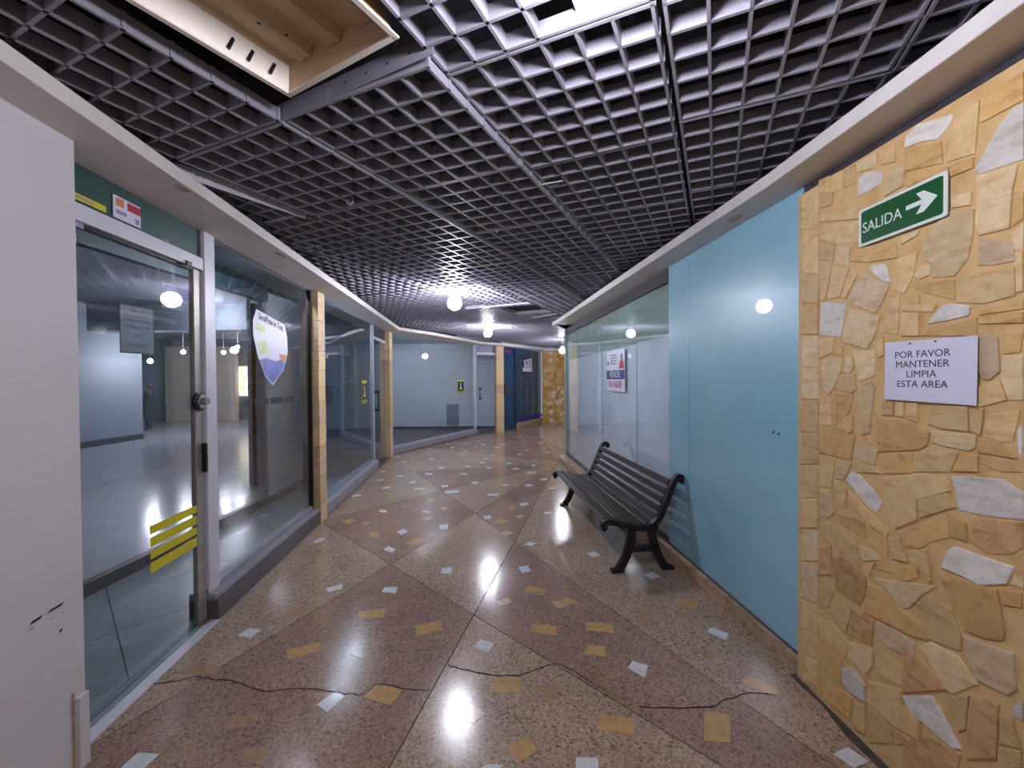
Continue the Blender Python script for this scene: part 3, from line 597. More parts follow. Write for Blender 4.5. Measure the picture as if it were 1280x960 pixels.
# ------------------------------------------------------------------ right side: rubble-stone wall
wr = MB().prism([(WR(-4.5), -4.5), (WR(2.03), 2.03), (WR(2.03) + 0.3, 2.03), (WR(-4.5) + 0.3, -4.5)], 0, 2.55).build('wall_right', M['mortar'])
tag(wr, 'ochre rubble-stone wall in the right foreground with irregular tan and white slabs', 'wall', kind='structure')
def stone_piece(c, poly, par, depth):
    poly = ccw([(-y, z) for y, z in poly]); n = len(poly)          # u = -Y runs left to right seen from the corridor
    cx = sum(p[0] for p in poly) / n; cz = sum(p[1] for p in poly) / n
    rings = []
    for sc, d in ((1.03, -0.004), (1.01, depth * 0.75), (0.95, depth)):
        rings.append([(WR(-(cx + (u - cx) * sc)) - d, -(cx + (u - cx) * sc), cz + (z - cz) * sc) for u, z in poly])
    vs = [v for r in rings for v in r]
    fs = [(a * n + i, a * n + (i + 1) % n, (a + 1) * n + (i + 1) % n, (a + 1) * n + i) for a in (0, 1) for i in range(n)] + [tuple(range(2 * n, 3 * n))]
    mk('stone', vs, fs, M['stone_' + c], par)
rs = random.Random(2)
for c, p in STONES: stone_piece(c, p, wr, rs.uniform(0.003, 0.008))
z = 0.05
while z < 2.4:                                                     # the same wall goes on towards the viewer
    h = rs.uniform(0.16, 0.3); y = 1.03
    while y > 0.35:
        w = rs.uniform(0.14, 0.3); j = lambda: rs.uniform(-0.02, 0.02)
        stone_piece(rs.choice('ttoopkw'), [(y - 0.02 + j(), z + 0.02 + j()), (y - w + j(), z + 0.02 + j()), (y - w + j(), z + h - 0.02 + j()), (y - 0.02 + j(), z + h - 0.02 + j())], wr, 0.008); y -= w + 0.01
    z += h
mb = MB(); q_ = [(WR(y) - 0.035 - 0.012 * math.sin(y * 9) - 0.008 * math.sin(y * 23), y) for y in [0.2 + 0.0925 * k for k in range(21)]]
mb.prism(ccw(q_ + [(WR(2.05) + 0.02, 2.05), (WR(0.2) + 0.02, 0.2)]), 0.0005, 0.0022).build('dirt_strip', M['dirt'], wr)

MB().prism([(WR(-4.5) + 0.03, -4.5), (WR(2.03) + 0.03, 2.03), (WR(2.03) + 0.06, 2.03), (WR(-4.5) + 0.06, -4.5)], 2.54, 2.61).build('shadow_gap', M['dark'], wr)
# right side: glazed shopfront with sheets of paper behind
w5 = empty('window_5', label='long right-hand shopfront glass with pale blue paper sheets behind it and a blue painted pane', cat='window', kind='structure')
def rwall(y0, y1, off0, off1, z0, z1): # slab following the right glass line; offsets measured into the shop
    return MB().prism([(R(y0) + off0, y0), (R(y1) + off0, y1), (R(y1) + off1, y1), (R(y0) + off1, y0)], z0, z1)
rwall(2.032, 3.47, 0.0, 0.012, 0.115, 2.6).build('glass_pane', M['blue_panel'], w5)
for a, b in ((3.49, 4.30), (4.312, 5.52), (5.532, 7.72)):
    rwall(a, b, 0.03, 0.038, 0.115, 2.49).build('glass_pane', M['green_glass'], w5)
rwall(3.475, 7.72, 0.03, 0.06, 2.49, 2.6).build('header', M['dark_band'], w5)
for i, (a, b, t) in enumerate(((3.53, 4.295, 2.0), (4.32, 5.515, 1.985), (5.54, 6.69, 1.975), (6.71, 7.5, 1.97))):
    rwall(a, b, 0.052 + 0.002 * (i % 2), 0.056 + 0.002 * (i % 2), 0.12, t).build('paper_sheet', M['paper'], w5)
rwall(3.47, 7.72, 0.075, 0.10, 0.1, 2.6).build('backing_board', M['backing'], w5)
rwall(2.03, 3.48, 0.013, 0.05, 0.1, 2.6).build('backing_board', M['dark_band'], w5)
MB().box(R(7.7), R(7.7) + 2.2, 7.715, 7.75, 0.1, 2.6).build('return_pane', M['backing'], w5)
rwall(3.128, 3.134, -0.0015, 0.001, 0.12, 2.55).build('pane_seam', M['bronze'], w5)
rwall(2.032, 7.7, -0.006, 0.03, 0.1, 0.115).build('sill_strip', M['curb_dark'], w5)
for yy, zz in ((2.19, 1.27), (2.23, 1.275)):
    rwall(yy, yy + 0.012, -0.002, 0.001, zz, zz + 0.012).build('stain', M['ink'], w5)
# plinth of travertine lengths under the glass
bb = empty('baseboard_right', label='low brown stone plinth under the right-hand shopfront glass', cat='plinth', kind='structure')
def plx(y): return 1.52 - 0.1145 * (y - 2.03)
yb = [2.035, 2.62, 3.35, 4.2, 5.1, 6.0, 6.8, 7.48]
for a, b in zip(yb[:-1], yb[1:]):
    MB().prism([(plx(a), a), (plx(b - 0.004), b - 0.004), (R(b) + 0.02, b - 0.004), (R(a) + 0.02, a)], 0.0, 0.1).build('plinth_stone', M['plinth'], bb, bevel=0.004)
MB().prism([(plx(7.48), 7.484), (plx(7.48) + 2.2, 7.8), (plx(7.48) + 2.2, 7.9), (R(7.48) + 0.02, 7.72)], 0.0, 0.1).build('plinth_stone', M['plinth'], bb, bevel=0.004)

# ------------------------------------------------------------------ left side: white wall
LW = lambda y: L(y) + 0.075
wl = MB().prism([(LW(-4.5), -4.5), (LW(-4.5) - 0.35, -4.5), (LW(1.6) - 0.2, 1.6), (LW(1.6), 1.6)][::-1], 0, 2.62).build('wall_left', M['plaster'])
tag(wl, 'white painted plaster wall end in the left foreground with black scuff marks', 'wall', kind='structure')
for (y, z, dy, dz) in ((1.426, 0.712, 0.045, 0.014), (1.493, 0.718, 0.065, 0.012), (1.41, 0.69, 0.022, 0.008), (1.475, 0.687, 0.018, 0.006), (1.517, 0.684, 0.016, 0.005), (1.51, 0.617, 0.012, 0.016)):
    mb = MB(); x = lambda yy: LW(yy) + 0.0012
    mb.raw([(x(y - dy / 2), y - dy / 2, z - dz / 2), (x(y + dy * .3), y + dy * .3, z - dz * 0.3), (x(y + dy / 2), y + dy / 2, z + dz / 2), (x(y - dy * .3), y - dy * .3, z + dz * 0.3)], [(0, 1, 2, 3)]).build('scuff', M['print_grey'] if dz < 0.01 else M['steel_dark'], wl)
mb = MB().prism([(LW(1.56) , 1.56), (LW(1.605), 1.605), (LW(1.605) + 0.012, 1.605), (LW(1.56) + 0.012, 1.565)][::-1], 0.0, 0.30)
mb.build('corner_bead', M['plaster'], wl)
MB().prism([(LW(1.55), 1.545), (LW(1.555), 1.555), (LW(1.555) + 0.003, 1.555), (LW(1.55) + 0.003, 1.545)][::-1], 0.0, 0.33).build('split', M['plinth'], wl)

# ------------------------------------------------------------------ cornices
def cornice(name, inner, outer, label, z0=2.60, z1=2.668):
    o = MB().prism(ccw(inner + outer[::-1]), z0, z1).build(name, M['cornice'], bevel=0.006)
    return tag(o, label, 'cornice', kind='structure')
li = [(LW(-4.5) - 0.3, -4.5), (L(8.17) - 0.12, 8.17), (S3B[0] - 0.1, S3B[1] + 0.05), (B0[0] - .1, B0[1] + .1), (B1[0] - .1, B1[1] + .08), (B2[0], B2[1] + .1), (2.6, 14.25)]
lo = [(L(-4.5) + 0.275, -4.5), (L(7.75) + 0.25, 7.75), (-1.74, 8.65), (-0.83, 10.88), (-0.2, 11.4), (0.34, 12.2), (1.15, 13.72), (2.6, 13.95)]
t1_ = cornice('trim_1', li, lo, 'white overhanging ledge running above the left shopfronts and around the bend')
ri = [(WR(-4.5) + 0.25, -4.5), (1.75, 2.03), (R(7.7) + 0.1, 7.9), (3.3, 8.3)]
ro = [(1.385, -4.5), (1.375, 1.2), (1.345, 2.03), (0.80, 7.05), (0.765, 7.22), (0.79, 7.36), (0.87, 7.46), (3.3, 7.75)]
t2_ = cornice('trim_2', ri, ro, 'white overhanging ledge running above the stone wall and right shopfront')

# chipped, unpainted patches on the ledges
for par, y, x, w, dd in ((t2_, 2.42, 1.41, .14, .035), (t1_, 2.0, L(2.0) + .22, .1, .02), (t1_, 3.05, L(3.05) + .2, .16, .02)):
    q = [(x + dd * math.cos(a) * (1 + .25 * math.sin(3 * a)), y + w * .5 * math.sin(a) * (1 + .2 * math.cos(2 * a))) for a in [2 * math.pi * k / 12 for k in range(12)]]
    MB().prism(ccw(q), 2.598, 2.6).build('chipped_patch', M['plinth'], par)

# ------------------------------------------------------------------ left shopfront 1: sliding door and wide pane
w1 = empty('window_1', label='wide clear shop window between the glass door and the first tan stone pier', cat='window', kind='structure')
def lwall(y0, y1, o0, o1, z0, z1): # follows the left line; offsets measured towards the shop
    return MB().prism([(L(y0) - o0, y0), (L(y0) - o1, y0), (L(y1) - o1, y1), (L(y1) - o0, y1)], z0, z1)
lwall(2.67, 4.25, 0.086, 0.094, 0.20, 2.6).build('glass_pane', M['clear'], w1)
lwall(2.56, 2.665, 0.06, 0.13, 0.175, 2.6).build('frame_post', M['white_metal'], w1, bevel=0.004)
lwall(4.245, 4.27, 0.07, 0.12, 0.17, 2.6).build('frame_post', M['black'], w1)
lwall(2.56, 4.28, 0.07, 0.125, 0.165, 0.205).build('sill_rail', M['curb'], w1, bevel=0.004)
lwall(2.555, 4.3, 0.0, 0.2, 0.0, 0.13).build('curb', M['curb_dark'], w1, bevel=0.006)
lwall(2.555, 4.3, 0.014, 0.2, 0.13, 0.172).build('curb_cap', M['curb'], w1, bevel=0.008)
d1 = empty('door_1', label='glass shop door at the far left with a round chrome lock and yellow warning stripes', cat='door', kind='structure')
lwall(1.55, 2.535, 0.086, 0.096, 0.012, 2.33).build('glass_leaf', M['clear'], d1)
lwall(2.485, 2.54, 0.08, 0.115, 0.012, 2.33).build('door_stile', M['bronze'], d1, bevel=0.003)
lwall(2.54, 2.556, 0.08, 0.115, 0.012, 2.33).build('door_stile', M['alu'], d1, bevel=0.003)
lwall(1.5, 2.56, 0.065, 0.13, 2.335, 2.415).build('head_rail', M['white_metal'], d1, bevel=0.003)
lwall(1.5, 2.56, 0.085, 0.097, 2.415, 2.6).build('transom_pane', M['teal'], d1)
lwall(1.5, 2.56, 0.086, 0.12, 2.318, 2.335).build('head_gasket', M['black'], d1)
lwall(2.40, 2.44, 0.055, 0.066, 2.325, 2.355).build('door_stop', M['black'], d1)
lwall(1.45, 2.555, -0.012, 0.055, 0.0, 0.006).build('threshold', M['white_metal'], d1)
lwall(1.45, 2.5, 0.055, 0.13, 0.0, 0.01).build('floor_track', M['shop_tile'], d1)
for z0, z1 in ((0.75, 0.797), (0.676, 0.73), (0.61, 0.656), (0.533, 0.59)):
    lwall(2.125, 2.484, 0.0835, 0.0855, z0, z1).build('warning_stripe', M['yellow'], d1)
yl, zl = 2.515, 1.47
def disc(name, par, y, z, r, x0, x1, mat, n=20):
    ax = Vector((GD.y, -GD.x, 0)); u = Vector((GD.x, GD.y, 0)); c = Vector((G(y), y, z)); mb = MB(); vs = []
    for d in (x0, x1):
        for k in range(n): vs.append(c + ax * d + u * math.cos(2 * math.pi * k / n) * r + Vector((0, 0, 1)) * math.sin(2 * math.pi * k / n) * r)
    fs = [tuple(range(n - 1, -1, -1)), tuple(range(n, 2 * n))] + [(i, (i + 1) % n, n + (i + 1) % n, n + i) for i in range(n)]
    return mb.raw(vs, fs).build(name, mat, par, bevel=0.002)
lk = disc('lock', d1, yl, zl, 0.062, 0.008, 0.026, M['steel_dark'])
disc('lock_ring', lk, yl + 0.004, zl, 0.048, 0.026, 0.036, M['chrome'])
disc('lock_knob', lk, yl + 0.006, zl, 0.024, 0.036, 0.062, M['chrome'])
lwall(2.533, 2.551, 0.05, 0.08, 1.0, 1.19).build('pull_plate', M['black'], d1, bevel=0.002)

# stone piers between the shops
def pier(corner, d, wid, dep, label, n=9):     # corner: front near corner; d: direction along the front; block courses as stones
    p = empty('pillar', label=label, cat='pillar', kind='structure'); nn = (-d[1], d[0]); zz = 0.0; q = random.Random(int(wid * 1000))
    hs = [q.uniform(0.7, 1.3) for _ in range(n)]; tot = sum(hs)
    for h in hs:
        h = h / tot * 2.6; e = q.uniform(-0.003, 0.003); a = (corner[0] - nn[0] * e, corner[1] - nn[1] * e)
        pl = [a, (a[0] + d[0] * wid, a[1] + d[1] * wid), (a[0] + d[0] * wid + nn[0] * dep, a[1] + d[1] * wid + nn[1] * dep), (a[0] + nn[0] * dep, a[1] + nn[1] * dep)]
        MB().prism(ccw(pl), zz, zz + h - 0.003).build('stone_block', M['stone_' + q.choice('ptkp')], p, bevel=0.003); zz += h
    return p
pier((L(4.285), 4.285), GD, 0.19, 0.10, 'tan stone pier between the first and second left shops')
pier((L(7.9) + 0.01, 7.9), GD, 0.27, 0.2, 'tan stone pier at the bend between the second and third left shops')
pier((-0.46, 11.46), Vector((0.93, 0.36)).normalized(), 0.23, 0.2, 'tan stone pier between the third shop and the blue shop')

# left shopfront 2
w2 = empty('window_2', label='second left shop window, dim bluish glass over a grey rounded kerb', cat='window', kind='structure')
lwall(4.49, 6.9, 0.086, 0.094, 0.165, 2.6).build('glass_pane', M['dim_glass'], w2)
lwall(6.9, 6.96, 0.07, 0.12, 0.16, 2.6).build('frame_post', M['alu'], w2)
lwall(4.48, 6.97, 0.0, 0.2, 0.0, 0.165).build('curb', M['curb'], w2, bevel=0.03)
d2 = empty('door_2', label='narrow glass door of the second left shop beside the bend', cat='door', kind='structure')
lwall(6.97, 7.88, 0.086, 0.096, 0.012, 2.35).build('glass_leaf', M['dim_glass'], d2)
lwall(6.96, 7.9, 0.07, 0.12, 2.35, 2.40).build('head_rail', M['white_metal'], d2)
lwall(6.96, 7.9, 0.085, 0.095, 2.40, 2.6).build('transom_pane', M['dark_band'], d2)
lwall(6.96, 7.9, 0.0, 0.2, 0.0, 0.012).build('threshold', M['curb_dark'], d2)
h = MB().tube([(G(7.15) + 0.03, 7.15, 1.02), (G(7.15) + 0.05, 7.15, 1.05), (G(7.15) + 0.05, 7.15, 1.38), (G(7.15) + 0.03, 7.15, 1.41)], 0.013).build('door_handle', M['steel_dark'], d2)
for zz in (1.05, 1.38): MB().box(G(7.15) - 0.005, G(7.15) + 0.06, 7.13, 7.17, zz - 0.02, zz + 0.02).build('handle_mount', M['black'], h)

# left shopfront 3, past the bend
D3 = Vector((S3B[0] - S3A[0], S3B[1] - S3A[1])).normalized(); N3 = Vector((-D3.y, D3.x))
def s3(t0, t1, o0, o1, z0, z1, A=S3A, D=D3, N=N3):
    p = lambda t, o: (A[0] + D.x * t + N.x * o, A[1] + D.y * t + N.y * o)
    return MB().prism([p(t0, o0), p(t1, o0), p(t1, o1), p(t0, o1)], z0, z1)
LEN3 = math.hypot(S3B[0] - S3A[0], S3B[1] - S3A[1])
w3 = empty('window_3', label='third left shop window past the bend with a bright empty room behind', cat='window', kind='structure')
s3(0.0, LEN3 - 0.05, 0.086, 0.094, 0.165, 2.6).build('glass_pane', M['clear'], w3)
s3(0.0, LEN3, 0.0, 0.2, 0.0, 0.165).build('curb', M['curb'], w3, bevel=0.03)
s3(LEN3 - 0.05, LEN3, 0.06, 0.12, 0.16, 2.6).build('frame_post', M['white_metal'], w3)
D4 = Vector((S3C[0] - S3B[0], S3C[1] - S3B[1])).normalized(); N4 = Vector((-D4.y, D4.x)); LEN4 = math.hypot(S3C[0] - S3B[0], S3C[1] - S3B[1])
d3 = empty('door_3', label='glass door of the third left shop under a white rail', cat='door', kind='structure')
s4 = lambda *a: s3(*a, A=S3B, D=D4, N=N4)
s4(0.0, LEN4 - 0.02, 0.086, 0.096, 0.012, 2.33).build('glass_leaf', M['clear'], d3)
s4(0.0, LEN4 - 0.02, 0.06, 0.12, 2.33, 2.40).build('head_rail', M['white_metal'], d3)
s4(0.0, LEN4 - 0.02, 0.085, 0.095, 2.40, 2.6).build('transom_pane', M['print_grey'], d3)
s4(LEN4 - 0.04, LEN4 - 0.01, 0.06, 0.12, 0.0, 2.6).build('door_jamb', M['white_metal'], d3)
s4(0, LEN4, 0.0, 0.15, 0.0, 0.012).build('threshold', M['curb_dark'], d3)
hp = (S3B[0] + D4.x * 0.08 + N4.x * 0.03, S3B[1] + D4.y * 0.08 + N4.y * 0.03)
h = MB().tube([(hp[0], hp[1], 1.0), (hp[0], hp[1], 1.36)], 0.014).build('door_handle', M['steel_dark'], d3)
for zz in (1.05, 1.33): MB().box(hp[0] - 0.03, hp[0] + 0.05, hp[1] - 0.02, hp[1] + 0.05, zz - 0.025, zz + 0.025).build('handle_mount', M['black'], h)

# blue shop at the end and the far stone wall
D5 = Vector((B1[0] - B0[0], B1[1] - B0[1])).normalized(); N5 = Vector((-D5.y, D5.x)); LEN5 = math.hypot(B1[0] - B0[0], B1[1] - B0[1])
D6 = Vector((B2[0] - B1[0], B2[1] - B1[1])).normalized(); N6 = Vector((-D6.y, D6.x)); LEN6 = math.hypot(B2[0] - B1[0], B2[1] - B1[1])
s5 = lambda *a: s3(*a, A=B0, D=D5, N=N5); s6 = lambda *a: s3(*a, A=B1, D=D6, N=N6)
d4 = empty('door_4', label='dark blue glass door of the far shop beside the third pier', cat='door', kind='structure')
s5(-0.1, LEN5, 0.086, 0.094, 0.01, 2.6).build('glass_leaf', M['blue_glass'], d4)
s5(-0.1, LEN5, 0.14, 0.16, 0.0, 2.6).build('blue_lining', M['blue_shop'], d4)
s5(LEN5 - 0.04, LEN5, 0.07, 0.12, 0.0, 2.6).build('frame_post', M['skirt'], d4)
s5(0.15, 0.3, 0.06, 0.09, 1.15, 1.45).build('lock_box', M['skirt'], d4)
w4 = empty('window_4', label='dark blue streaky window of the far shop with white papers stuck on it', cat='window', kind='structure')
s6(0.0, LEN6, 0.086, 0.094, 0.19, 2.6).build('glass_pane', M['blue_glass'], w4)
for i in range(8):
    s6(LEN6 / 8 * i, LEN6 / 8 * (i + 1) - 0.01, 0.14 + 0.02 * (i % 2), 0.16 + 0.02 * (i % 2), 0.19, 2.6).build('curtain_strip', M['blue_shop'], w4)
s6(0.0, LEN6, 0.07, 0.085, 0.19, 0.36).build('film_band', M['purple'], w4)
s6(0.0, LEN6, 0.0, 0.15, 0.0, 0.19).build('curb', M['plinth'], w4, bevel=0.02)
s6(LEN6 - 0.06, LEN6, 0.06, 0.12, 0.19, 2.6).build('frame_post', M['bronze'], w4)
wf = MB().prism(ccw([(1.12, 13.95), (3.0, 14.25), (3.0, 14.5), (1.12, 14.25)]), 0, 2.6)
s_ = NT('far_rubble'); co_ = s_.coord(); v_ = s_.add('ShaderNodeTexVoronoi'); v_.inputs['Scale'].default_value = 7; s_.link(co_, v_.inputs['Vector'])
sp_ = s_.add('ShaderNodeSeparateColor'); s_.link(v_.outputs['Color'], sp_.inputs[0])
s_.link(s_.ramp(sp_.outputs[0], [(0, lin(180, 132, 62)), (0.5, lin(204, 158, 88)), (0.85, lin(214, 180, 120)), (0.93, lin(224, 214, 196))]), s_.b.inputs['Base Color'])
s_.b.inputs['Roughness'].default_value = 0.5
d_ = s_.add('ShaderNodeTexVoronoi', feature='DISTANCE_TO_EDGE'); d_.inputs['Scale'].default_value = 7; s_.link(co_, d_.inputs['Vector'])
s_.bump(s_.ramp(d_.outputs[0], [(0, (0, 0, 0, 1)), (0.08, (1, 1, 1, 1))]), 0.5, 0.01)
wfo = tag(wf.build('wall_far', s_.m), 'ochre rubble-stone wall at the far end of the arcade', 'wall', kind='structure')
wb = MB().box(-2.1, 1.9, -4.6, -4.5, 0, 2.9).build('wall_back', M['plaster']); tag(wb, 'pale wall closing the arcade behind the viewer', 'wall', kind='structure')
we = MB().wall((3.2, 7.7), (3.2, 14.4), -0.1, 0, 2.9).build('wall_end', M['plaster']); tag(we, 'pale wall where the arcade turns out of sight behind the right shop', 'wall', kind='structure')

# ------------------------------------------------------------------ rooms behind the left shopfronts
ws = empty('shop_room', label='grey room behind the first left shop window, glazed through to the hall beyond', cat='room', kind='structure')
tile_a = math.radians(-40); ca, sa = math.cos(tile_a), math.sin(tile_a)
for i in range(-9, 10):                                           # square tiles laid on the diagonal
    for j in range(-9, 10):
        q = [(-2.6 + (u * ca - v * sa), 3.3 + (u * sa + v * ca)) for u, v in ((i * .62, j * .62), (i * .62 + .615, j * .62), (i * .62 + .615, j * .62 + .615), (i * .62, j * .62 + .615))]
        for a, n in (((L(0) - 0.135, 0), (-1, -0.102)), ((-3.16, 0), (1, 0)), ((0, 0.6), (0, 1)), ((-3.2, 5.7), (0.82, -0.57))):
            q = clip(q, a, n)
            if len(q) < 3: break
        if len(q) >= 3: MB().prism(q, -0.004, 0.009).build('floor_tile', M['shop_tile'], ws)
MB().box(-3.24, -3.16, -0.5, 5.85, 0, 0.105).build('skirting', M['skirt'], ws)
MB().box(-3.205, -3.197, 0.5, 4.96, 0.105, 2.62).build('rear_glass', M['clear2'], ws)
MB().box(-3.22, -3.18, 5.0, 5.85, 0.105, 2.75).build('rear_panel', M['shop_wall'], ws)
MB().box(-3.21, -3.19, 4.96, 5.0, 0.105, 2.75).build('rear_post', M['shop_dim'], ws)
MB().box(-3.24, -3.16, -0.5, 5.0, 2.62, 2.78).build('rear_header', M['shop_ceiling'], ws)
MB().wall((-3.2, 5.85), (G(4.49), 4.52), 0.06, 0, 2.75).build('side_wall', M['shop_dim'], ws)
MB().box(-3.9, -2.1, -0.6, -0.5, 0, 2.8).build('end_wall', M['shop_wall'], ws)
cs = MB().prism(ccw([(L(-0.5) - 0.1, -0.5), (G(8.1), 8.1), (-4.0, 8.1), (-3.24, 5.8), (-3.24, -0.5)]), 2.78, 2.82).build('ceiling_shop', M['shop_ceiling'])
tag(cs, 'dark teal ceiling inside the left shops', 'ceiling', kind='structure')
w2r = empty('shop_room', label='dim blue-grey room behind the second left shop window', cat='room', kind='structure')
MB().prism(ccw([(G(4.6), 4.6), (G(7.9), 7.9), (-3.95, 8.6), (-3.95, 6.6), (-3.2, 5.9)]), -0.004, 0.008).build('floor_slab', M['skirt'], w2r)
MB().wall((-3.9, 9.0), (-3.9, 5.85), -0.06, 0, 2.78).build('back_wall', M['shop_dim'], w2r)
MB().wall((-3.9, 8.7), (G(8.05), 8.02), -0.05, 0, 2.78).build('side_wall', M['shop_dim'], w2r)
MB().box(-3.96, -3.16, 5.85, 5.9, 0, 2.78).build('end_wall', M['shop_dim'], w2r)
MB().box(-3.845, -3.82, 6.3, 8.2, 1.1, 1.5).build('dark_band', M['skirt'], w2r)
MB().tube([(-3.3, 5.95, 2.2), (-3.3, 8.0, 2.55)], 0.03).build('pipe', M['shop_wall'], w2r)  # pale slanting bar drawn along a diagonal white line
w3r = empty('shop_room', label='bright grey empty room behind the third left shop window', cat='room', kind='structure')
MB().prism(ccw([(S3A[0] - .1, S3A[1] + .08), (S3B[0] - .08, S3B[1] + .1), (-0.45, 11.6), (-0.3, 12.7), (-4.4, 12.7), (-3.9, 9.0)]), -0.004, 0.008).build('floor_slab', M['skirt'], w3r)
MB().box(-4.5, -0.2, 12.6, 12.66, 0, 2.78).build('back_wall', M['shop_wall'], w3r)
MB().wall((-4.45, 12.6), (-3.9, 8.8), -0.05, 0, 2.78).build('side_wall', M['shop_wall'], w3r)
MB().wall((-0.35, 11.6), (-0.2, 12.6), -0.05, 0, 2.78).build('side_wall', M['shop_wall'], w3r)
MB().prism([(-2.15, 12.58), (-1.75, 12.58), (-1.75, 12.6), (-2.15, 12.6)], 0.1, 0.8).build('wall_shadow', M['shop_dim'], w3r)  # darker grey panel standing in for a shadow rectangle on the back wall
MB().box(-4.4, -0.3, 12.585, 12.6, 0, 0.07).build('skirting', M['skirt'], w3r)
MB().prism(ccw([(S3A[0] - .1, S3A[1] + .08), (S3B[0] - .08, S3B[1] + .1), (-0.4, 11.6), (-0.2, 12.7), (-4.5, 12.7), (-3.95, 8.6)]), 2.78, 2.82).build('room_ceiling', M['shop_wall'], w3r)

# the hall seen through the first shop
wh = empty('hall_room', label='large bright hall with a shiny pale floor seen through the first left shop', cat='hall', kind='structure')
MB().box(-16, -3.25, -2, 18, -0.012, -0.002).build('hall_floor', M['hall_floor'], wh)
MB().box(-10.7, -10.4, -2, 10.8, 0, 3.35).build('hall_wall', M['hall_wall'], wh)
MB().box(-10.4, -10.38, -2, 10.8, 0, 0.15).build('hall_skirting', M['skirt'], wh)
MB().box(-16, -4.0, 16.0, 16.2, 0, 3.35).build('hall_wall', M['hall_wall'], wh)
MB().box(-13.9, -11.1, 15.4, 15.6, 0, 3.0).build('beige_wall', M['beige_wall'], wh)
MB().box(-13.9, -11.1, 15.37, 15.4, 0.75, 0.83).build('wall_rail', M['white_metal'], wh)
MB().box(-16.2, -16, -2, 16, 0, 3.35).build('hall_wall', M['hall_wall'], wh)
MB().box(-4.06, -4.0, 5.9, 16, 0, 3.35).build('hall_wall', M['hall_wall'], wh)
MB().box(-16, -3.2, -2.2, -2, 0, 3.35).build('hall_wall', M['hall_wall'], wh)
MB().box(-16.2, -3.24, -2.2, 16.2, 3.35, 3.4).build('hall_ceiling', M['hall_ceiling'], wh)
MB().box(-9.5, -3.3, 8.6, 9.0, 2.75, 3.35).build('hall_beam', M['hall_wall'], wh)

# ------------------------------------------------------------------ louvre ceiling
ceil = MB().box(-4.4, 6, -5, 18, 3.42, 3.5).build('ceiling', M['dark'])
tag(ceil, 'grey open-cell louvre ceiling of square panels under a dark void', 'ceiling', kind='structure')
mb = MB(); mb.wall((L(-4.5) - .06, -4.5), (L(8.2) - .06, 8.2), 0.05, 2.67, 3.42); mb.wall((-2.62, 8.2), (-1.1, 11.3), 0.05, 2.67, 3.42); mb.wall((-1.1, 11.3), (3, 14.8), 0.05, 2.83, 3.42)
mb.wall((1.95, -4.5), (1.4, 8.0), -0.05, 2.67, 3.42); mb.build('void_wall', M['dark'], ceil)
for k in range(6): MB().tube([(-3 + k * 1.1, -2, 3.2), (-2 + k * 1.1, 14, 3.25)], 0.03, 6).build('pipe', M['dark'], ceil)
UN, UM = Vector((0.883, -0.469)), Vector((0.375, 0.927))
DET = 0.883 * 0.927 + 0.469 * 0.375
def nm(n, m): return ((0.927 * n + 0.469 * m) / DET, (-0.375 * n + 0.883 * m) / DET)
PIT = 0.729; CELL = 0.1183; TH = 0.0055; ZB, BH = 2.74, 0.055
OFF = [0.006 + CELL * i for i in range(7)]
def blade_mb(mb, n0, n1, m0, m1, z0=0.0, z1=BH):
    return mb.prism(ccw([nm(n0, m0), nm(n1, m0), nm(n1, m1), nm(n0, m1)]), z0, z1)
def inside(x, y):
    if y < -2.2 or y > 14.2: return False
    lft = L(y) - 0.12 if y < 8.2 else -2.6 + (y - 8.2) * 0.56
    if y > 11.3: lft = -0.9 + (y - 11.3) * 0.62
    rgt = (1.66 if y < 2 else R(y) + 0.14) if y < 7.6 else 3.0
    return lft < x < rgt
long_me = blade_mb(MB(), -TH, TH, 0, OFF[6] + TH * 2).build('blade', M['blade']).data
cross_me = blade_mb(MB(), 0, OFF[6] + TH * 2, -TH, TH).build('blade', M['blade']).data
for o in [o for o in bpy.data.objects if o.name.startswith('blade')]: bpy.data.objects.remove(o)
full = MB()
for f in OFF: blade_mb(full, f - TH, f + TH, 0, OFF[6] + TH * 2); blade_mb(full, 0, OFF[6] + TH * 2, f - TH, f + TH)
fo = full.build('grid_panel', M['blade']); full_me = fo.data; bpy.data.objects.remove(fo)
rp = random.Random(8); near = 0
COLZ = {-4: -0.02, -3: -0.05, -2: -0.034}
panels = []
for i in range(-14, 10):
    for j in range(-8, 24):
        n0, m0 = -0.158 + PIT * i + (0.014 if i >= 0 else 0.0), 1.155 + (0.10 if i == -1 else 0.0) + PIT * j
        pts = [nm(n0 + a * PIT, m0 + b * PIT) for a in (0, .5, 1) for b in (0, .5, 1)]
        if sum(inside(*p) for p in pts) < (1 if m0 < 6 else 3): continue
        panels.append((math.hypot(pts[4][0], pts[4][1] - 0.8) + (5 if pts[4][1] < 0.4 else 0), i, j, n0, m0, pts[4]))
panels.sort()
def at_nm(name, me, par, n, m, z):
    o = link(name, me, None, par); x, y = nm(n, m); o.location = (x, y, z); return o
def covered(n, m): return False
HP = [((L(0) - 0.05, 0), (1, 0.102)), ((S3A[0] - 0.03, S3A[1]), (D3.y, -D3.x)), ((B0[0] - 0.03, B0[1]), (0.857, -0.515))]
def crosses(pts): return any((x - a[0]) * n[0] + (y - a[1]) * n[1] < 0 for x, y in pts for a, n in HP)
def cut_blade(mb, n0, n1, m0, m1, org):      # one blade, trimmed where it would run into the shops
    q = ccw([nm(n0, m0), nm(n1, m0), nm(n1, m1), nm(n0, m1)]); q = [(x + org[0], y + org[1]) for x, y in q]
    for a, n in HP:
        q = clip(q, a, n)
        if len(q) < 3: return False
    mb.prism([(x - org[0], y - org[1]) for x, y in q], 0.0, BH); return True
W_ = OFF[6] + 2 * TH
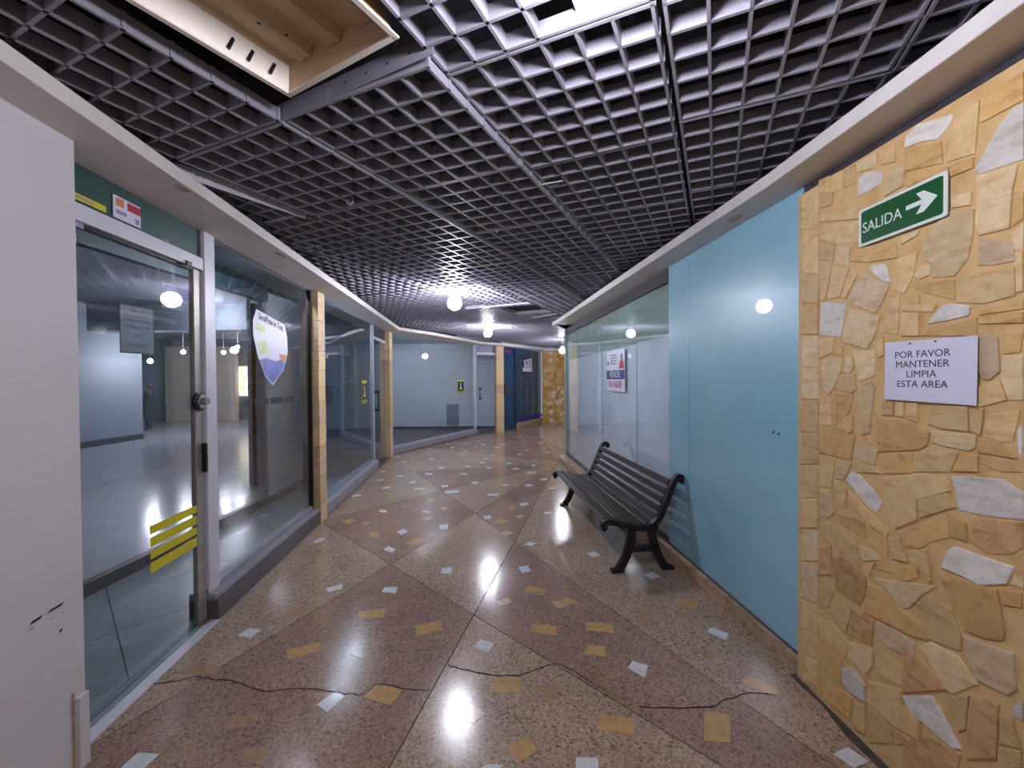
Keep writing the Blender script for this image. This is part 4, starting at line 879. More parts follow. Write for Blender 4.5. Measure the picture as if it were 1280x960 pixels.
for d, i, j, n0, m0, c in panels:
    if i == -2 and j in (-1, -2): continue                        # taken out for the light trough
    if i == -4 and j == 6: continue                                # fallen panel further on
    z = ZB + COLZ.get(i, 0.0) + rp.uniform(-0.004, 0.004)
    org = nm(n0, m0); over = crosses([nm(n0 + a * PIT, m0 + b * PIT) for a in (0, 1) for b in (0, 1)])
    spans = [(f - TH, f + TH, 0, W_) for f in OFF] + [(0, W_, f - TH, f + TH) for f in OFF]
    if i == -1 and j == -1:
        cut = -0.41 - n0
        spans = [(f - TH, f + TH, 0, W_) for f in OFF if f < cut or f == OFF[6]] + [(0, cut if q < 6 else W_, f - TH, f + TH) for q, f in enumerate(OFF)]
    if d < 2.75 and near < 20:
        near += 1
        gp = empty('grid_panel'); gp.parent = ceil; gp.location = org + (z,)
        for k, sp in enumerate(spans):
            if over or (i == -1 and j == -1):
                mb = MB()
                if cut_blade(mb, *sp, org): mb.build('blade', M['blade'], gp)
            elif k < 7: link('blade', long_me, None, gp).location = nm(OFF[k], 0) + (0,)
            else: link('blade', cross_me, None, gp).location = nm(0, OFF[k - 7]) + (0,)
    elif over:
        mb = MB()
        if sum(cut_blade(mb, *sp, org) for sp in spans): mb.build('grid_panel', M['blade'], ceil).location = org + (z,)
    else:
        o = at_nm('grid_panel', full_me, ceil, n0, m0, z)
        o.rotation_euler = (rp.uniform(-.004, .004), rp.uniform(-.004, .004), 0)
# loose edge channels of the ceiling
def channel(p, q, z, hgt, mat, w=0.03, zq=None):
    d = Vector((q[0] - p[0], q[1] - p[1])); ln = d.length; mb = MB().box(0, ln, 0, 0.003, 0, hgt).box(0, ln, 0, w, hgt - 0.003, hgt)
    o = mb.build('edge_channel', mat, ceil); o.location = (p[0], p[1], z)
    o.rotation_euler = (0, -math.atan2((zq - z) if zq is not None else 0, ln), math.atan2(d.y, d.x))
    hm = MB()
    for k in range(1, 8): hm.box(ln * k / 8 - 0.004, ln * k / 8 + 0.004, -0.001, 0.0, hgt * 0.45, hgt * 0.45 + 0.008)
    hm.build('rivet', M['black'], o); return o
channel((-1.01, 1.675), (-0.26, 1.325), 2.715, 0.075, M['blade'])
channel((-1.70, 1.97), (-1.38, 2.60), 2.655, 0.062, M['white_metal'], zq=2.69)
channel((-0.72, 6.03), (0.40, 5.55), 2.70, 0.05, M['white_metal'])
channel((0.36, 7.0), (0.95, 6.38), 2.70, 0.05, M['white_metal'])
channel((0.02, 4.89), (0.40, 5.56), 2.72, 0.03, M['white_metal'], w=0.06)

# ------------------------------------------------------------------ lamps
tr = empty('light_trough', label='empty cream enamelled light trough with a rusty ridged pan, open in the louvre ceiling', cat='ceiling light')
def quad(a, b, c, d): return [nm(*a[:2]) + (a[2],), nm(*b[:2]) + (b[2],), nm(*c[:2]) + (c[2],), nm(*d[:2]) + (d[2],)]
n0, n1, m0, m1, zl_, zp = -1.50, -0.965, -0.15, 1.075, 2.715, 2.815
def shell(name, a, b, mat, t=0.004):      # sloped side from lip a to pan edge b, with thickness
    q = quad(a[0], a[1], b[1], b[0]); up = [(x, y, z + t) for x, y, z in q]
    MB().raw(q + up, [(0, 1, 2, 3), (7, 6, 5, 4), (0, 4, 5, 1), (1, 5, 6, 2), (2, 6, 7, 3), (3, 7, 4, 0)]).build(name, mat, tr)
e = 0.03
shell('side_panel', ((n0, m0, zl_), (n0, m1, zl_)), ((n0 + e, m0 + e, zp), (n0 + e, m1 - e * .5, zp)), M['trough_white'])
shell('side_panel', ((n1, m0, zl_), (n1, m1, zl_)), ((n1 - e, m0 + e, zp), (n1 - e, m1 - e * .5, zp)), M['trough'])
shell('end_panel', ((n0, m1, zl_), (n1, m1, zl_)), ((n0 + e, m1 - e * .5, zp), (n1 - e, m1 - e * .5, zp)), M['trough'])
shell('end_panel', ((n0, m0, zl_), (n1, m0, zl_)), ((n0 + e, m0 + e, zp), (n1 - e, m0 + e, zp)), M['trough'])
prof = []; wN = n1 - n0 - 2 * e; k = 0
for (t, dz) in ((0, 0), (.1, 0), (.14, -.03), (.26, -.03), (.3, 0), (.42, 0), (.46, -.035), (.58, -.035), (.62, 0), (.74, 0), (.78, -.03), (.9, -.03), (.94, 0), (1, 0)):
    prof.append((n0 + e + wN * t, zp + dz))
vs = [nm(n, m) + (z + o_,) for o_ in (0, 0.004) for m in (m0 + e, m1 - e * .5) for n, z in prof]; N_ = len(prof)
fs = [(i, i + 1, N_ + i + 1, N_ + i) for i in range(N_ - 1)] + [(2 * N_ + i, 3 * N_ + i, 3 * N_ + i + 1, 2 * N_ + i + 1) for i in range(N_ - 1)]
MB().raw(vs, fs).build('pan', M['trough'], tr)
lip = MB()
for (a, b, c, d) in ((n0 - .014, n0 + .004, m0 - .014, m1 + .014), (n1 - .004, n1 + .014, m0 - .014, m1 + .014), (n0, n1, m1 - .004, m1 + .014), (n0, n1, m0 - .014, m0 + .004)):
    lip.prism(ccw([nm(a, c), nm(b, c), nm(b, d), nm(a, d)]), zl_ - 0.006, zl_)
lip.build('rim', M['trough_white'], tr)
for (n, m) in ((n0 + .012, 0.93), (n0 + .016, 1.0), (n0 + .012, 0.87)):
    q = nm(n, m); MB().tube([(q[0], q[1], zl_ + .02), (q[0] + .01, q[1] + .01, zl_ + .06)], 0.006, 6).build('clip', M['black'], tr)
q = nm(-1.25, 0.55); MB().tube([(q[0], q[1], zp), (q[0] + .03, q[1] - .02, zp - .03), (q[0] + .04, q[1] + .05, zp - .02)], 0.003, 5).build('wire', M['black'], tr)
sb = MB()
rw = random.Random(1)
for k in range(18):
    n = rw.uniform(n0 + .1, n1 - .1); m = rw.uniform(.3, 1.0); x, y = nm(n, m); sb.box(x - .004, x + .004, y - .004, y + .004, zp - 0.037, zp - 0.0345)
so = sb.build('speck', M['black'], tr); so['kind'] = 'stuff'
ctr = nm(n0, m1)
tr.matrix_world = Matrix.Translation((ctr[0] + .035, ctr[1] - .02, 0)) @ Matrix.Rotation(math.radians(-5.2), 4, 'Z') @ Matrix.Translation((-ctr[0], -ctr[1], 0))

lp = empty('ceiling_plate', label='white mounting plate filling missing cells of the louvre ceiling above the nearest lamp', cat='lamp plate')
q = [nm(-0.395, 0.62), nm(-0.175, 0.62), nm(-0.175, 1.235), nm(-0.395, 1.235)]
MB().prism(ccw(q), 2.775, 2.79).build('plate', M['trough_white'], lp, bevel=0.003)
q = (0.22, 0.86); MB().tube([(q[0], q[1], 2.755), (q[0], q[1], 2.775)], [0.03, 0.045], 12).build('rose', M['white_metal'], lp)

def sphere(mb, c, r, nu=16, nv=10, sz=1.0):
    vs = [(c[0], c[1], c[2] + r * sz)]; fs = []
    for a in range(1, nv):
        t = math.pi * a / nv
        for b in range(nu): p = 2 * math.pi * b / nu; vs.append((c[0] + r * math.sin(t) * math.cos(p), c[1] + r * math.sin(t) * math.sin(p), c[2] + r * sz * math.cos(t)))
    vs.append((c[0], c[1], c[2] - r * sz)); last = len(vs) - 1
    for b in range(nu): fs.append((0, 1 + b, 1 + (b + 1) % nu)); fs.append((last, last - nu + (b + 1) % nu, last - nu + b))
    for a in range(nv - 2):
        for b in range(nu): i = 1 + a * nu + b; j = 1 + a * nu + (b + 1) % nu; fs.append((i, i + nu, j + nu, j))
    return mb.raw(vs, fs)
def make_bulb(x, y, z, r, ztop, label, mat, group):
    b = empty('light_bulb', (x, y, z), label=label, cat='light bulb', group=group)
    sphere(MB(), (0, 0, 0), r).build('globe', M[mat], b, smooth=True)
    MB().tube([(0, 0, r * 0.9), (0, 0, r * 1.5)], [r * .5, r * .42]).build('socket', M['white_metal'], b)
    MB().tube([(0, 0, r * 1.5), (0, 0, ztop - z)], 0.006, 6).build('cable', M['wire'], b)
    return b
GRP = 'globe bulbs hanging from the louvre ceiling'
make_bulb(-0.69, 4.68, 2.53, 0.085, 2.8, 'nearest bright globe bulb hanging above the middle of the corridor', 'far_bulb', GRP)
make_bulb(-0.50, 8.10, 2.58, 0.085, 2.8, 'bright globe bulb further along, in line with the glass door past the bend', 'far_bulb', GRP)
make_bulb(1.42, 10.77, 2.40, 0.085, 2.8, 'globe bulb half hidden behind the corner of the right shopfront', 'far_bulb', GRP)
make_bulb(0.22, 0.86, 2.63, 0.08, 2.775, 'globe bulb overhead at the top edge of the view beside the light trough', 'bulb', GRP)
make_bulb(0.25, -2.6, 2.53, 0.085, 2.8, 'globe bulb behind the viewer above the start of the corridor', 'back_bulb', GRP)
HG = 'globe bulbs in the hall behind the shop'
for (x, y, z, lb) in ((-9.2, 12.9, 2.75, 'upper of the hall bulbs seen through the wide shop window'), (-9.0, 12.0, 2.5, 'hall bulb seen just right of the window post'), (-8.2, 12.6, 2.42, 'hall bulb seen beside the hanging poster'),
                      (-9.6, 10.2, 2.15, 'hall bulb seen through the glass door above the standing person'), (-10.0, 11.7, 2.5, 'hall bulb seen beside the door lock stile'), (-6.0, 3.6, 3.0, 'hall bulb near the hall wall, out of sight past the door'), (-6.4, 8.0, 3.0, 'hall bulb above the shiny hall floor in front of the beam')):
    make_bulb(x, y, z, 0.055, 3.35, lb, 'hall_bulb', HG)

def fill_lamp(p, d, z, ln, label):  # lamps added out of view behind the shop headers to brighten the rooms
    r = empty('fill_light', (p[0], p[1], z), math.atan2(d[1], d[0]), label, 'fill light', 'added fill lamps inside the left shops')
    MB().box(-ln / 2, ln / 2, -.03, .03, .012, .05).build('housing', M['white_metal'], r)
    MB().tube([(-ln / 2 + .03, 0, 0), (ln / 2 - .03, 0, 0)], .014, 8).build('tube', M['tube'], r)
fill_lamp((G(3.9) - .12, 3.9), GD, 2.722, 0.6, 'unseen strip lamp added under the teal ceiling to brighten the room behind the wide shop window')
fill_lamp((G(5.8) - .12, 5.8), GD, 2.722, 1.2, 'unseen strip lamp added to brighten the second left shop')
fill_lamp((S3A[0] + D3.x * 1.7 + N3.x * .26, S3A[1] + D3.y * 1.7 + N3.y * .26), D3, 2.722, 1.2, 'unseen strip lamp added to brighten the third left shop')

# ------------------------------------------------------------------ bench
def catmull(pts, k=6):
    P = [Vector(p) for p in pts]; P = [P[0] * 2 - P[1]] + P + [P[-1] * 2 - P[-2]]; out = []
    for i in range(1, len(P) - 2):
        for t in range(k):
            u = t / k; a, b, c, d = P[i - 1:i + 3]
            out.append(0.5 * ((2 * b) + (c - a) * u + (2 * a - 5 * b + 4 * c - d) * u * u + (3 * b - a - 3 * c + d) * u ** 3))
    return out + [P[-2]]
def ribbon(mb, pts, widths, x0, x1):     # strip in the (depth, height) plane, extruded along the bench
    n = len(pts); lo, hi = [], []
    for i, p in enumerate(pts):
        d = (pts[min(i + 1, n - 1)] - pts[max(i - 1, 0)]).normalized(); nn = Vector((-d.y, d.x)); w = widths[0] + (widths[1] - widths[0]) * i / (n - 1)
        hi.append(p + nn * w / 2); lo.append(p - nn * w / 2)
    ring = hi + lo[::-1]; N = len(ring)
    vs = [(x0, p.x, p.y) for p in ring] + [(x1, p.x, p.y) for p in ring]
    fs = []
    for i in range(n - 1):
        a, b, c, d = i, i + 1, N - 2 - i, N - 1 - i
        fs += [(a, b, c, d), (N + d, N + c, N + b, N + a), (a, N + a, N + b, b), (d, c, N + c, N + d)]
    fs += [(0, N - 1, 2 * N - 1, N), (n - 1, N + n - 1, N + n, n)]
    return mb.raw(vs, fs)
bd = Vector((-0.123, 0.992))                                      # long axis, from the near end to the far end
bench = empty('bench', (0.865, 3.16, 0), math.atan2(bd.y, bd.x), 'dark slatted wooden bench on black cast-iron legs against the right shopfront', 'bench')
# local x runs along the bench, local -y runs towards the shopfront, so depth is stored as -y
CUR = catmull([(-.105, .36), (-.125, .385), (-.105, .415), (-.05, .418), (.03, .395), (.12, .368), (.21, .355), (.29, .365), (.355, .42), (.405, .52), (.45, .625), (.485, .71), (.52, .765), (.56, .765), (.575, .72)])
def end_frame(x0, x1):
    mb = MB()
    ribbon(mb, CUR, (.05, .045), x0, x1)
    ribbon(mb, catmull([(.11, .375), (.115, .30), (.095, .19), (.05, .08), (.0, .012)]), (.07, .055), x0, x1)
    ribbon(mb, catmull([(.31, .375), (.30, .30), (.325, .19), (.375, .08), (.435, .012)]), (.07, .055), x0, x1)
    ribbon(mb, [Vector((.09, .185)), Vector((.34, .185))], (.045, .045), x0, x1)
    ribbon(mb, [Vector((-.055, .011)), Vector((.045, .011))], (.022, .022), x0 - .006, x1 + .006)
    ribbon(mb, [Vector((.385, .011)), Vector((.485, .011))], (.022, .022), x0 - .006, x1 + .006)
    mb.v = [(x, -y, z) for x, y, z in mb.v]
    o = mb.build('end_frame', M['iron'], bench); return o
end_frame(-.02, .025); end_frame(1.68, 1.725)
cum = [0]
for a, b in zip(CUR[:-1], CUR[1:]): cum.append(cum[-1] + (b - a).length)
def on_curve(s):
    for i in range(len(CUR) - 1):
        if cum[i + 1] >= s:
            t = (s - cum[i]) / (cum[i + 1] - cum[i]); return CUR[i].lerp(CUR[i + 1], t), (CUR[i + 1] - CUR[i]).normalized()
    return CUR[-1], (CUR[-1] - CUR[-2]).normalized()
s0 = .085
for s in [s0 + .075 * k for k in range(6)] + [s0 + .075 * 6 + .03 + .078 * k for k in range(5)]:
    p, d = on_curve(s); nn = Vector((-d.y, d.x))
    wid = .058; c = p + nn * .018
    q = [c - d * wid / 2 - nn * .014, c + d * wid / 2 - nn * .014, c + d * wid / 2 + nn * .012, c - d * wid / 2 + nn * .012]
    mb = MB().raw([(x, -v.x, v.y) for x in (.025, 1.68) for v in q], [(0, 1, 2, 3), (7, 6, 5, 4)] + [(i, (i + 1) % 4, 4 + (i + 1) % 4, 4 + i) for i in range(4)])
    mb.build('slat', M['wood'], bench, bevel=0.006)
MB().tube([(.0, -.21, .185), (1.7, -.21, .185)], .009).build('tie_rod', M['iron'], bench)

# ------------------------------------------------------------------ signs and stickers
def panel(name, w, hgt, t, mat, p, d, z, label, cat, group=None, tilt=0.0):
    root = empty(name, label=label, cat=cat, group=group); frame3(root, p, d, z); root.rotation_euler.rotation = None if False else None
    return root
def sign(name, p, d, z, label, cat, group=None, roll=0.0):
    root = empty(name, label=label, cat=cat, group=group)
    ex = Vector((d[0], d[1], 0)).normalized(); ez = Vector((0, 0, 1)); ey = ez.cross(ex)
    m = Matrix(((ex.x, ey.x, ez.x, p[0]), (ex.y, ey.y, ez.y, p[1]), (0, 0, 1, z), (0, 0, 0, 1)))
    root.matrix_world = m @ Matrix.Rotation(roll, 4, 'Y'); return root
def plate(root, name, x0, x1, z0, z1, mat, y=0.0, t=0.002): # front face at local y - t
    return MB().box(x0, x1, y - t, y, z0, z1).build(name, mat, root)
def poly_plate(root, name, pts, mat, y=0.0, t=0.001):
    n = len(pts); pts = ccw(pts)
    return MB().raw([(x, y, z) for x, z in pts] + [(x, y - t, z) for x, z in pts], [tuple(range(n)), tuple(range(2 * n - 1, n - 1, -1))] + [(i, (i + 1) % n, n + (i + 1) % n, n + i) for i in range(n)]).build(name, mat, root)
def rrect(w, h, r, k=4):
    out = []
    for cx, cz, a0 in ((w / 2 - r, h / 2 - r, 0), (-w / 2 + r, h / 2 - r, 90), (-w / 2 + r, -h / 2 + r, 180), (w / 2 - r, -h / 2 + r, 270)):
        for i in range(k + 1): a = math.radians(a0 + 90 * i / k); out.append((cx + r * math.cos(a), cz + r * math.sin(a)))
    return out
# green SALIDA sign
e1 = sign('exit_sign', (WR(1.508) - 0.013, 1.508), SD, 2.239, 'green SALIDA exit sign with a white arrow on the stone wall', 'sign', roll=0.0)
poly_plate(e1, 'back_plate', rrect(.33, .158, .006), M['sign_white'], 0.0, 0.004)
poly_plate(e1, 'green_field', rrect(.306, .135, .008), M['sign_green'], -0.004, 0.001)
text('lettering', 'SALIDA', .062, M['sign_white'], e1, x=-.066, y=-.0054, z=-.006, sx=.80)
A = [(.028, .004), (.072, .004), (.052, .034), (.082, .034), (.13, -.004 + .008), (.082, -.026), (.052, -.026), (.072, .004 - .0)]
ar = [(.03, -.004), (.03, .013), (.085, .013), (.066, .043), (.092, .043), (.137, .0045), (.092, -.034), (.066, -.034), (.085, -.004)]
poly_plate(e1, 'arrow', ar, M['sign_white'], -0.005, 0.0006)
# paper notice
n1_ = sign('notice', (WR(1.408) - 0.0135, 1.408), SD, 1.621, 'white paper notice asking to keep the area clean, pinned under the exit sign', 'notice')
poly_plate(n1_, 'sheet', [(-.151, .117), (.152, .112), (.15, -.118), (-.152, -.112)], M['white_paper'], 0.0, 0.0015)
for i, (ln, xx) in enumerate((('POR FAVOR', -.018), ('MANTENER', -.018), ('LIMPIA', -.018), ('ESTA AREA', -.018))):
    text('lettering', ln, .037, M['ink'], n1_, x=xx, y=-.0018, z=.062 - .0375 * i, sx=.95, ext=.0002)
for xx in (-.055, .03): MB().tube([(xx, -.001, .105), (xx, -.005, .105)], .003, 8).build('pin', M['steel_dark'], n1_)
# VENDE sale board
v1 = sign('sale_sign', (R(4.89) + 0.028, 4.89), RD, 1.693, 'white sale board with a purple VENDE band and red phone number on the right shopfront', 'sign')
plate(v1, 'board', -.318, .318, -.255, .262, M['white_paper'], 0.0, 0.012)
plate(v1, 'band', -.318, .318, -.10, .012, M['purple'], -.012, .0015)
text('lettering', 'VENDE', .115, M['sign_white'], v1, x=-.02, y=-.0145, z=-.044, sx=1.1)
text('phone_number', '04 14-7663381', .125, M['red'], v1, x=0, y=-.013, z=-.168, sx=.62)
for k in range(4): plate(v1, 'print_line', -.18, .05, .195 - .035 * k, .215 - .035 * k, M['print_grey'], -.012, .001)
plate(v1, 'print_mark', -.29, -.24, .085, .135, M['ink'], -.012, .001)
poly_plate(v1, 'portrait', [(.14, .03), (.30, .03), (.29, .11), (.25, .14), (.255, .19), (.22, .215), (.19, .19), (.195, .14), (.15, .1)], M['red'], -.012, .001)
poly_plate(v1, 'portrait_face', [(.2, .145), (.245, .145), (.245, .185), (.2, .185)], M['skin'], -.013, .001)
# stickers on the door frame
def lsign(name, y, z, label, cat, off=0.0, group=None):
    # on the left glass, readable from the corridor: local x runs towards +Y
    return sign(name, (G(y) + 0.006 + off, y), (GD.x, GD.y), z, label, cat, group)
t1 = lsign('yellow_strip', 1.74, 2.447, 'yellow printed strip on the teal glass above the door', 'sticker', .002)
plate(t1, 'strip', -.16, .16, -.014, .016, M['yellow']); plate(t1, 'print_line', -.15, .1, -.004, .006, M['bronze'], -.002, .0005)
c1 = lsign('advert_card', 2.017, 2.487, 'white card with a red corner stuck on the teal glass above the door', 'sticker', .002)
plate(c1, 'card', -.08, .08, -.055, .058, M['white_paper']); plate(c1, 'red_corner', .0, .08, .008, .05, M['red'], -.002, .0005)
plate(c1, 'print_line', -.065, -.005, -.03, -.01, M['print_grey'], -.002, .0005); plate(c1, 'code_patch', .045, .072, -.045, -.015, M['print_grey'], -.002, .0005); plate(c1, 'print_spot', -.065, -.02, .01, .05, M['print_orange'], -.002, .0005)
k1 = lsign('grey_sticker', 1.745, 2.34, 'grey rectangular sticker at the top of the glass door', 'sticker'); plate(k1, 'label', -.045, .045, -.03, .03, M['print_grey'])
k2 = lsign('white_sticker', 1.725, 2.254, 'small white sticker below the grey one on the glass door', 'sticker'); plate(k2, 'label', -.03, .03, -.018, .018, M['white_paper']); plate(k2, 'mark', -.005, .015, -.004, .004, M['ink'], -.002, .0005)
# poster hanging in the wide pane
p1 = lsign('hanging_poster', 3.45, 1.90, 'white leaf-shaped poster with blue and green print hanging in the wide shop window', 'poster', .002)
SH = [(-.245, .30), (.235, .235), (.28, .12), (.285, -.03), (.21, -.19), (.0, -.34), (-.12, -.26), (-.23, -.1), (-.30, .08), (-.30, .2)]
poly_plate(p1, 'sheet', SH, M['white_paper'], 0.0, .002)
text('lettering', 'SernIPrain in Tota', .078, M['ink'], p1, x=-.01, y=-.003, z=.222, sx=.74, rot=(math.pi / 2, math.radians(7), 0))['kind'] = 'stuff'
poly_plate(p1, 'wave_print', [(-.215, -.12), (-.1, -.10), (.05, -.12), (.16, -.10), (.235, -.135), (.2, -.19), (.0, -.325), (-.11, -.255)], M['print_blue'], -.002, .0006)
poly_plate(p1, 'green_patch', [(-.26, .03), (-.1, .05), (-.06, -.05), (-.2, -.08)], M['print_lime'], -.002, .0006)
poly_plate(p1, 'green_patch', [(-.25, .19), (-.1, .17), (-.13, .11), (-.26, .13)], M['print_lime'], -.002, .0006)
poly_plate(p1, 'orange_print', [(.12, -.05), (.255, -.05), (.235, -.12), (.15, -.11)], M['print_orange'], -.0028, .0006)
# dark lettering strip on the wide pane
l1 = lsign('letter_strip', 3.47, 1.42, 'row of dark cut letters across the wide shop window', 'lettering', -.002)
xx = -.47; rr_ = random.Random(6)
for wlen in (5, 8, 8, 2, 4):
    for q in range(wlen):
        w = rr_.uniform(.018, .026); plate(l1, 'letter', xx, xx + w, -.028, .03, M['ink'], 0, .0012)
        xx += w + .006
    xx += .028
# sheets on the rear glass, seen from behind
r1 = sign('framed_notice', (-3.19, 3.28), (0, 1), 2.04, 'black-edged notice seen from behind on the rear glass past the door', 'notice')
plate(r1, 'sheet', -.15, .15, -.2, .2, M['dim_sheet'], 0, .002)
for a in ((-.15, .15, .19, .2), (-.15, .15, -.2, -.19), (-.15, -.142, -.2, .2), (.142, .15, -.2, .2)): plate(r1, 'border', *a, M['ink'], -.002, .001)
for i, (w, zz) in enumerate(((.07, .16), (.12, .12), (.12, .08), (.11, .02), (.03, -.05), (.1, -.13))): plate(r1, 'print_line', -w, w, zz - .012, zz + .012, M['skirt'], -.002, .0006)
r2 = sign('purple_sign', (-3.19, 3.68), (0, 1), 2.42, 'dull purple sign on a pale sheet on the rear glass near the door lock', 'sign')
plate(r2, 'sheet', -.17, .17, -.14, .09, M['dim_sheet'], 0, .002); plate(r2, 'print_field', -.13, .15, -.04, .075, M['dim_purple'], -.002, .001); plate(r2, 'print_field', -.12, .06, -.07, -.04, M['dim_purple'], -.002, .001)
# yellow and black door stickers
def push_sticker(p, d, z, w, hgt, label):
    r = sign('door_sticker', p, d, z, label, 'sticker', 'yellow and black notices on shop glass')
    plate(r, 'yellow_field', -w / 2, w / 2, -hgt / 2, hgt / 2, M['yellow']); plate(r, 'black_field', -w * .46, w * .46, -hgt * .36, hgt * .36, M['black'], -.002, .001)
    poly_plate(r, 'figure', [(-w * .12, hgt * .24), (w * .05, hgt * .27), (w * .08, -hgt * .1), (w * .2, -hgt * .14), (w * .2, -hgt * .22), (-w * .2, -hgt * .22), (-w * .2, -hgt * .14), (-w * .08, -hgt * .1), (-w * .06, hgt * .16)], M['sign_white'], -.003, .001)
    plate(r, 'print_line', -w * .35, w * .35, -hgt * .46, -hgt * .4, M['ink'], -.002, .001)
push_sticker((G(6.37) + .006, 6.37), (GD.x, GD.y), 1.41, .26, .38, 'yellow and black notice on the second shop window beside its door')
pp = (-1.34 + N3.x * .0, 10.53 + N3.y * 0.0)
tt = 2.66; pp = (S3A[0] + D3.x * tt + N3.x * .083, S3A[1] + D3.y * tt + N3.y * .083)
push_sticker(pp, (D3.x, D3.y), 1.415, .30, .36, 'yellow and black notice on the third shop window past the bend')
# papers on the blue shop
tt = .82; pp = (B1[0] + D6.x * tt + N6.x * .082, B1[1] + D6.y * tt + N6.y * .082)
w_ = sign('shop_papers', pp, (D6.x, D6.y), 2.08, 'white printed papers overlapping on the blue shop window', 'poster')
poly_plate(w_, 'sheet', [(-.3, .14), (.34, .25), (.34, -.1), (-.26, -.06), (-.22, .05)], M['white_paper']); plate(w_, 'sheet', -.35, .35, -.22, -.09, M['white_paper'], -.002); plate(w_, 'dark_print', -.12, -.02, .02, .14, M['ink'], -.002, .001)
for k in range(4): plate(w_, 'print_line', .04, .3, -.06 + .06 * k, -.03 + .06 * k, M['print_grey'], -.002, .001)
tt = .3; pp = (B0[0] + D5.x * tt + N5.x * .082, B0[1] + D5.y * tt + N5.y * .082)
w_ = sign('red_sign', pp, (D5.x, D5.y), 2.47, 'small dull red lettered sign above the blue door', 'sign'); plate(w_, 'board', -.2, .22, -.07, .07, M['purple']); plate(w_, 'red_print', -.16, .18, -.04, .04, M['dull_red'], -.002, .001)
# backlit picture in the hall
bp = sign('backlit_picture', (-10.6, 15.97), (1, 0), 1.6, 'bright backlit picture glowing at the end of the hall', 'picture'); plate(bp, 'picture', -.95, .55, -.6, .6, M['picture'], 0, .03)
plate(bp, 'frame', -1.0, .6, -.66, .66, M['shop_wall'], .02, .03)
# scraps of wire hanging from the ceiling
for lb, pts in (('white wire scrap lying across two blades of the louvre ceiling', [(.055, 2.25, 2.735), (.12, 2.28, 2.726), (.2, 2.24, 2.732), (.3, 2.22, 2.738)]),
                ('short white wire hanging from the louvre ceiling before the nearest bulb', [(-.28, 2.85, 2.735), (-.18, 2.86, 2.73), (-.11, 2.86, 2.715), (-.1, 2.86, 2.69)]),
                ('small loop of wire hanging below the louvre ceiling on the left', [(-1.0, 2.35, 2.72), (-1.0, 2.36, 2.685), (-.98, 2.36, 2.672), (-.965, 2.36, 2.69), (-.97, 2.36, 2.72)])):
    o = MB().tube(pts, .0035, 6).build('wire_scrap', M['wire']); tag(o, lb, 'wire', 'wire scraps on the ceiling')

# ------------------------------------------------------------------ person in the hall
pr = empty('person', (-12.0, 12.7, 0), math.atan2(-0.69, -0.73), 'person in dark clothes standing sideways in the hall holding something out', 'person')
# local +x is the way the person faces, z up
bm = bmesh.new()
J = {}
def jt(n, x, y, z): J[n] = bm.verts.new((x, y, z))
for n, p in dict(pelvis=(0, 0, .80), waist=(.01, 0, .95), chest=(0, 0, 1.14), neck=(.0, 0, 1.27), chin=(.02, 0, 1.34), head=(.03, 0, 1.43), crown=(.02, 0, 1.49),
                 hl=(0, .08, .76), kl=(.03, .09, .43), al=(-.02, .09, .08), fl=(.1, .1, .035), hr=(0, -.08, .76), kr=(.05, -.09, .43), ar=(.03, -.09, .08), fr=(.15, -.1, .035),
                 sl=(-.01, .16, 1.2), el=(.03, .2, .97), wl=(.22, .17, .98), dl=(.29, .16, .99), sr=(-.01, -.16, 1.2), er=(.06, -.2, .96), wr=(.27, -.14, 1.02), dr=(.34, -.12, 1.03)).items(): jt(n, *p)
for a, b in ('pelvis waist,waist chest,chest neck,neck chin,chin head,head crown,pelvis hl,hl kl,kl al,al fl,pelvis hr,hr kr,kr ar,ar fr,chest sl,sl el,el wl,wl dl,chest sr,sr er,er wr,wr dr'.replace(',', '|').split('|') and
             [tuple(s.split()) for s in 'pelvis waist,waist chest,chest neck,neck chin,chin head,head crown,pelvis hl,hl kl,kl al,al fl,pelvis hr,hr kr,kr ar,ar fr,chest sl,sl el,el wl,wl dl,chest sr,sr er,er wr,wr dr'.split(',')]):
    bm.edges.new((J[a], J[b]))
names = list(J); me = bpy.data.meshes.new('body'); bm.to_mesh(me); bm.free()
body = bpy.data.objects.new('body', me); COL.objects.link(body); body.parent = pr
sk = body.modifiers.new('skin', 'SKIN')
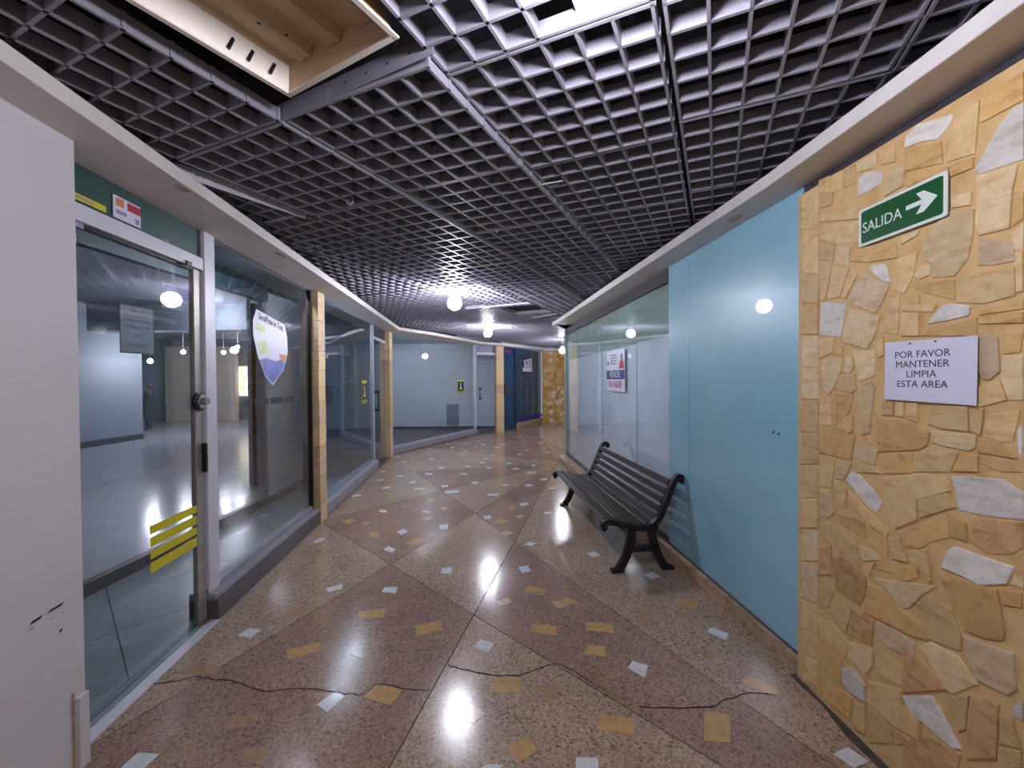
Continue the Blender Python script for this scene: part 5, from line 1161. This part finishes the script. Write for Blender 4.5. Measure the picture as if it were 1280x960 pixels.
RAD = dict(pelvis=.13, waist=.12, chest=.13, neck=.05, chin=.065, head=.085, crown=.06, hl=.085, kl=.06, al=.042, fl=.04, hr=.085, kr=.06, ar=.042, fr=.04, sl=.06, el=.042, wl=.03, dl=.035, sr=.06, er=.042, wr=.03, dr=.035)
for n, v in zip(names, me.skin_vertices[0].data): v.radius = (RAD[n], RAD[n]); v.use_root = n == 'pelvis'
sub = body.modifiers.new('subsurf', 'SUBSURF'); sub.levels = 2; sub.render_levels = 2
me.materials.append(M['skin'])
coat = MB(); n = 14; rings = []
for z, a, b, dx in ((.38, .17, .2, 0), (.6, .175, .2, 0), (.85, .165, .19, 0), (1.0, .155, .18, 0), (1.15, .155, .19, 0), (1.24, .11, .15, 0), (1.28, .07, .08, 0)):
    rings.append([(dx + a * math.cos(2 * math.pi * k / n), b * math.sin(2 * math.pi * k / n), z) for k in range(n)])
coat.raw([v for r in rings for v in r], [(i * n + k, i * n + (k + 1) % n, (i + 1) * n + (k + 1) % n, (i + 1) * n + k) for i in range(len(rings) - 1) for k in range(n)])
co = coat.build('coat', M['cloth_dark'], pr, smooth=True)
sl = MB()
for s, pts in ((1, [(-.01, .15, 1.2), (.03, .2, .97), (.21, .17, .98)]), (-1, [(-.01, -.15, 1.2), (.06, -.2, .96), (.26, -.14, 1.02)])): sl.tube(pts, [.075, .055, .045], 10)
sl.build('sleeve', M['cloth_dark'], pr, smooth=True)
tr_ = MB()
for pts in ([(0, .08, .7), (.03, .09, .43), (-.02, .09, .07)], [(0, -.08, .7), (.05, -.09, .43), (.03, -.09, .07)]): tr_.tube(pts, [.1, .075, .06], 10)
tr_.build('trousers', M['cloth_dark'], pr, smooth=True)
for (x, y) in ((-.02, .09), (.03, -.09)):
    sphere(MB(), (x + .06, y, .04), .05, 10, 6).build('shoe', M['black'], pr, smooth=True).scale = (1, 1, .8)
hr_ = sphere(MB(), (.0, 0, 1.425), .105, 14, 8).build('hair', M['black'], pr, smooth=True)
hr_.location = (-.015, 0, .012)
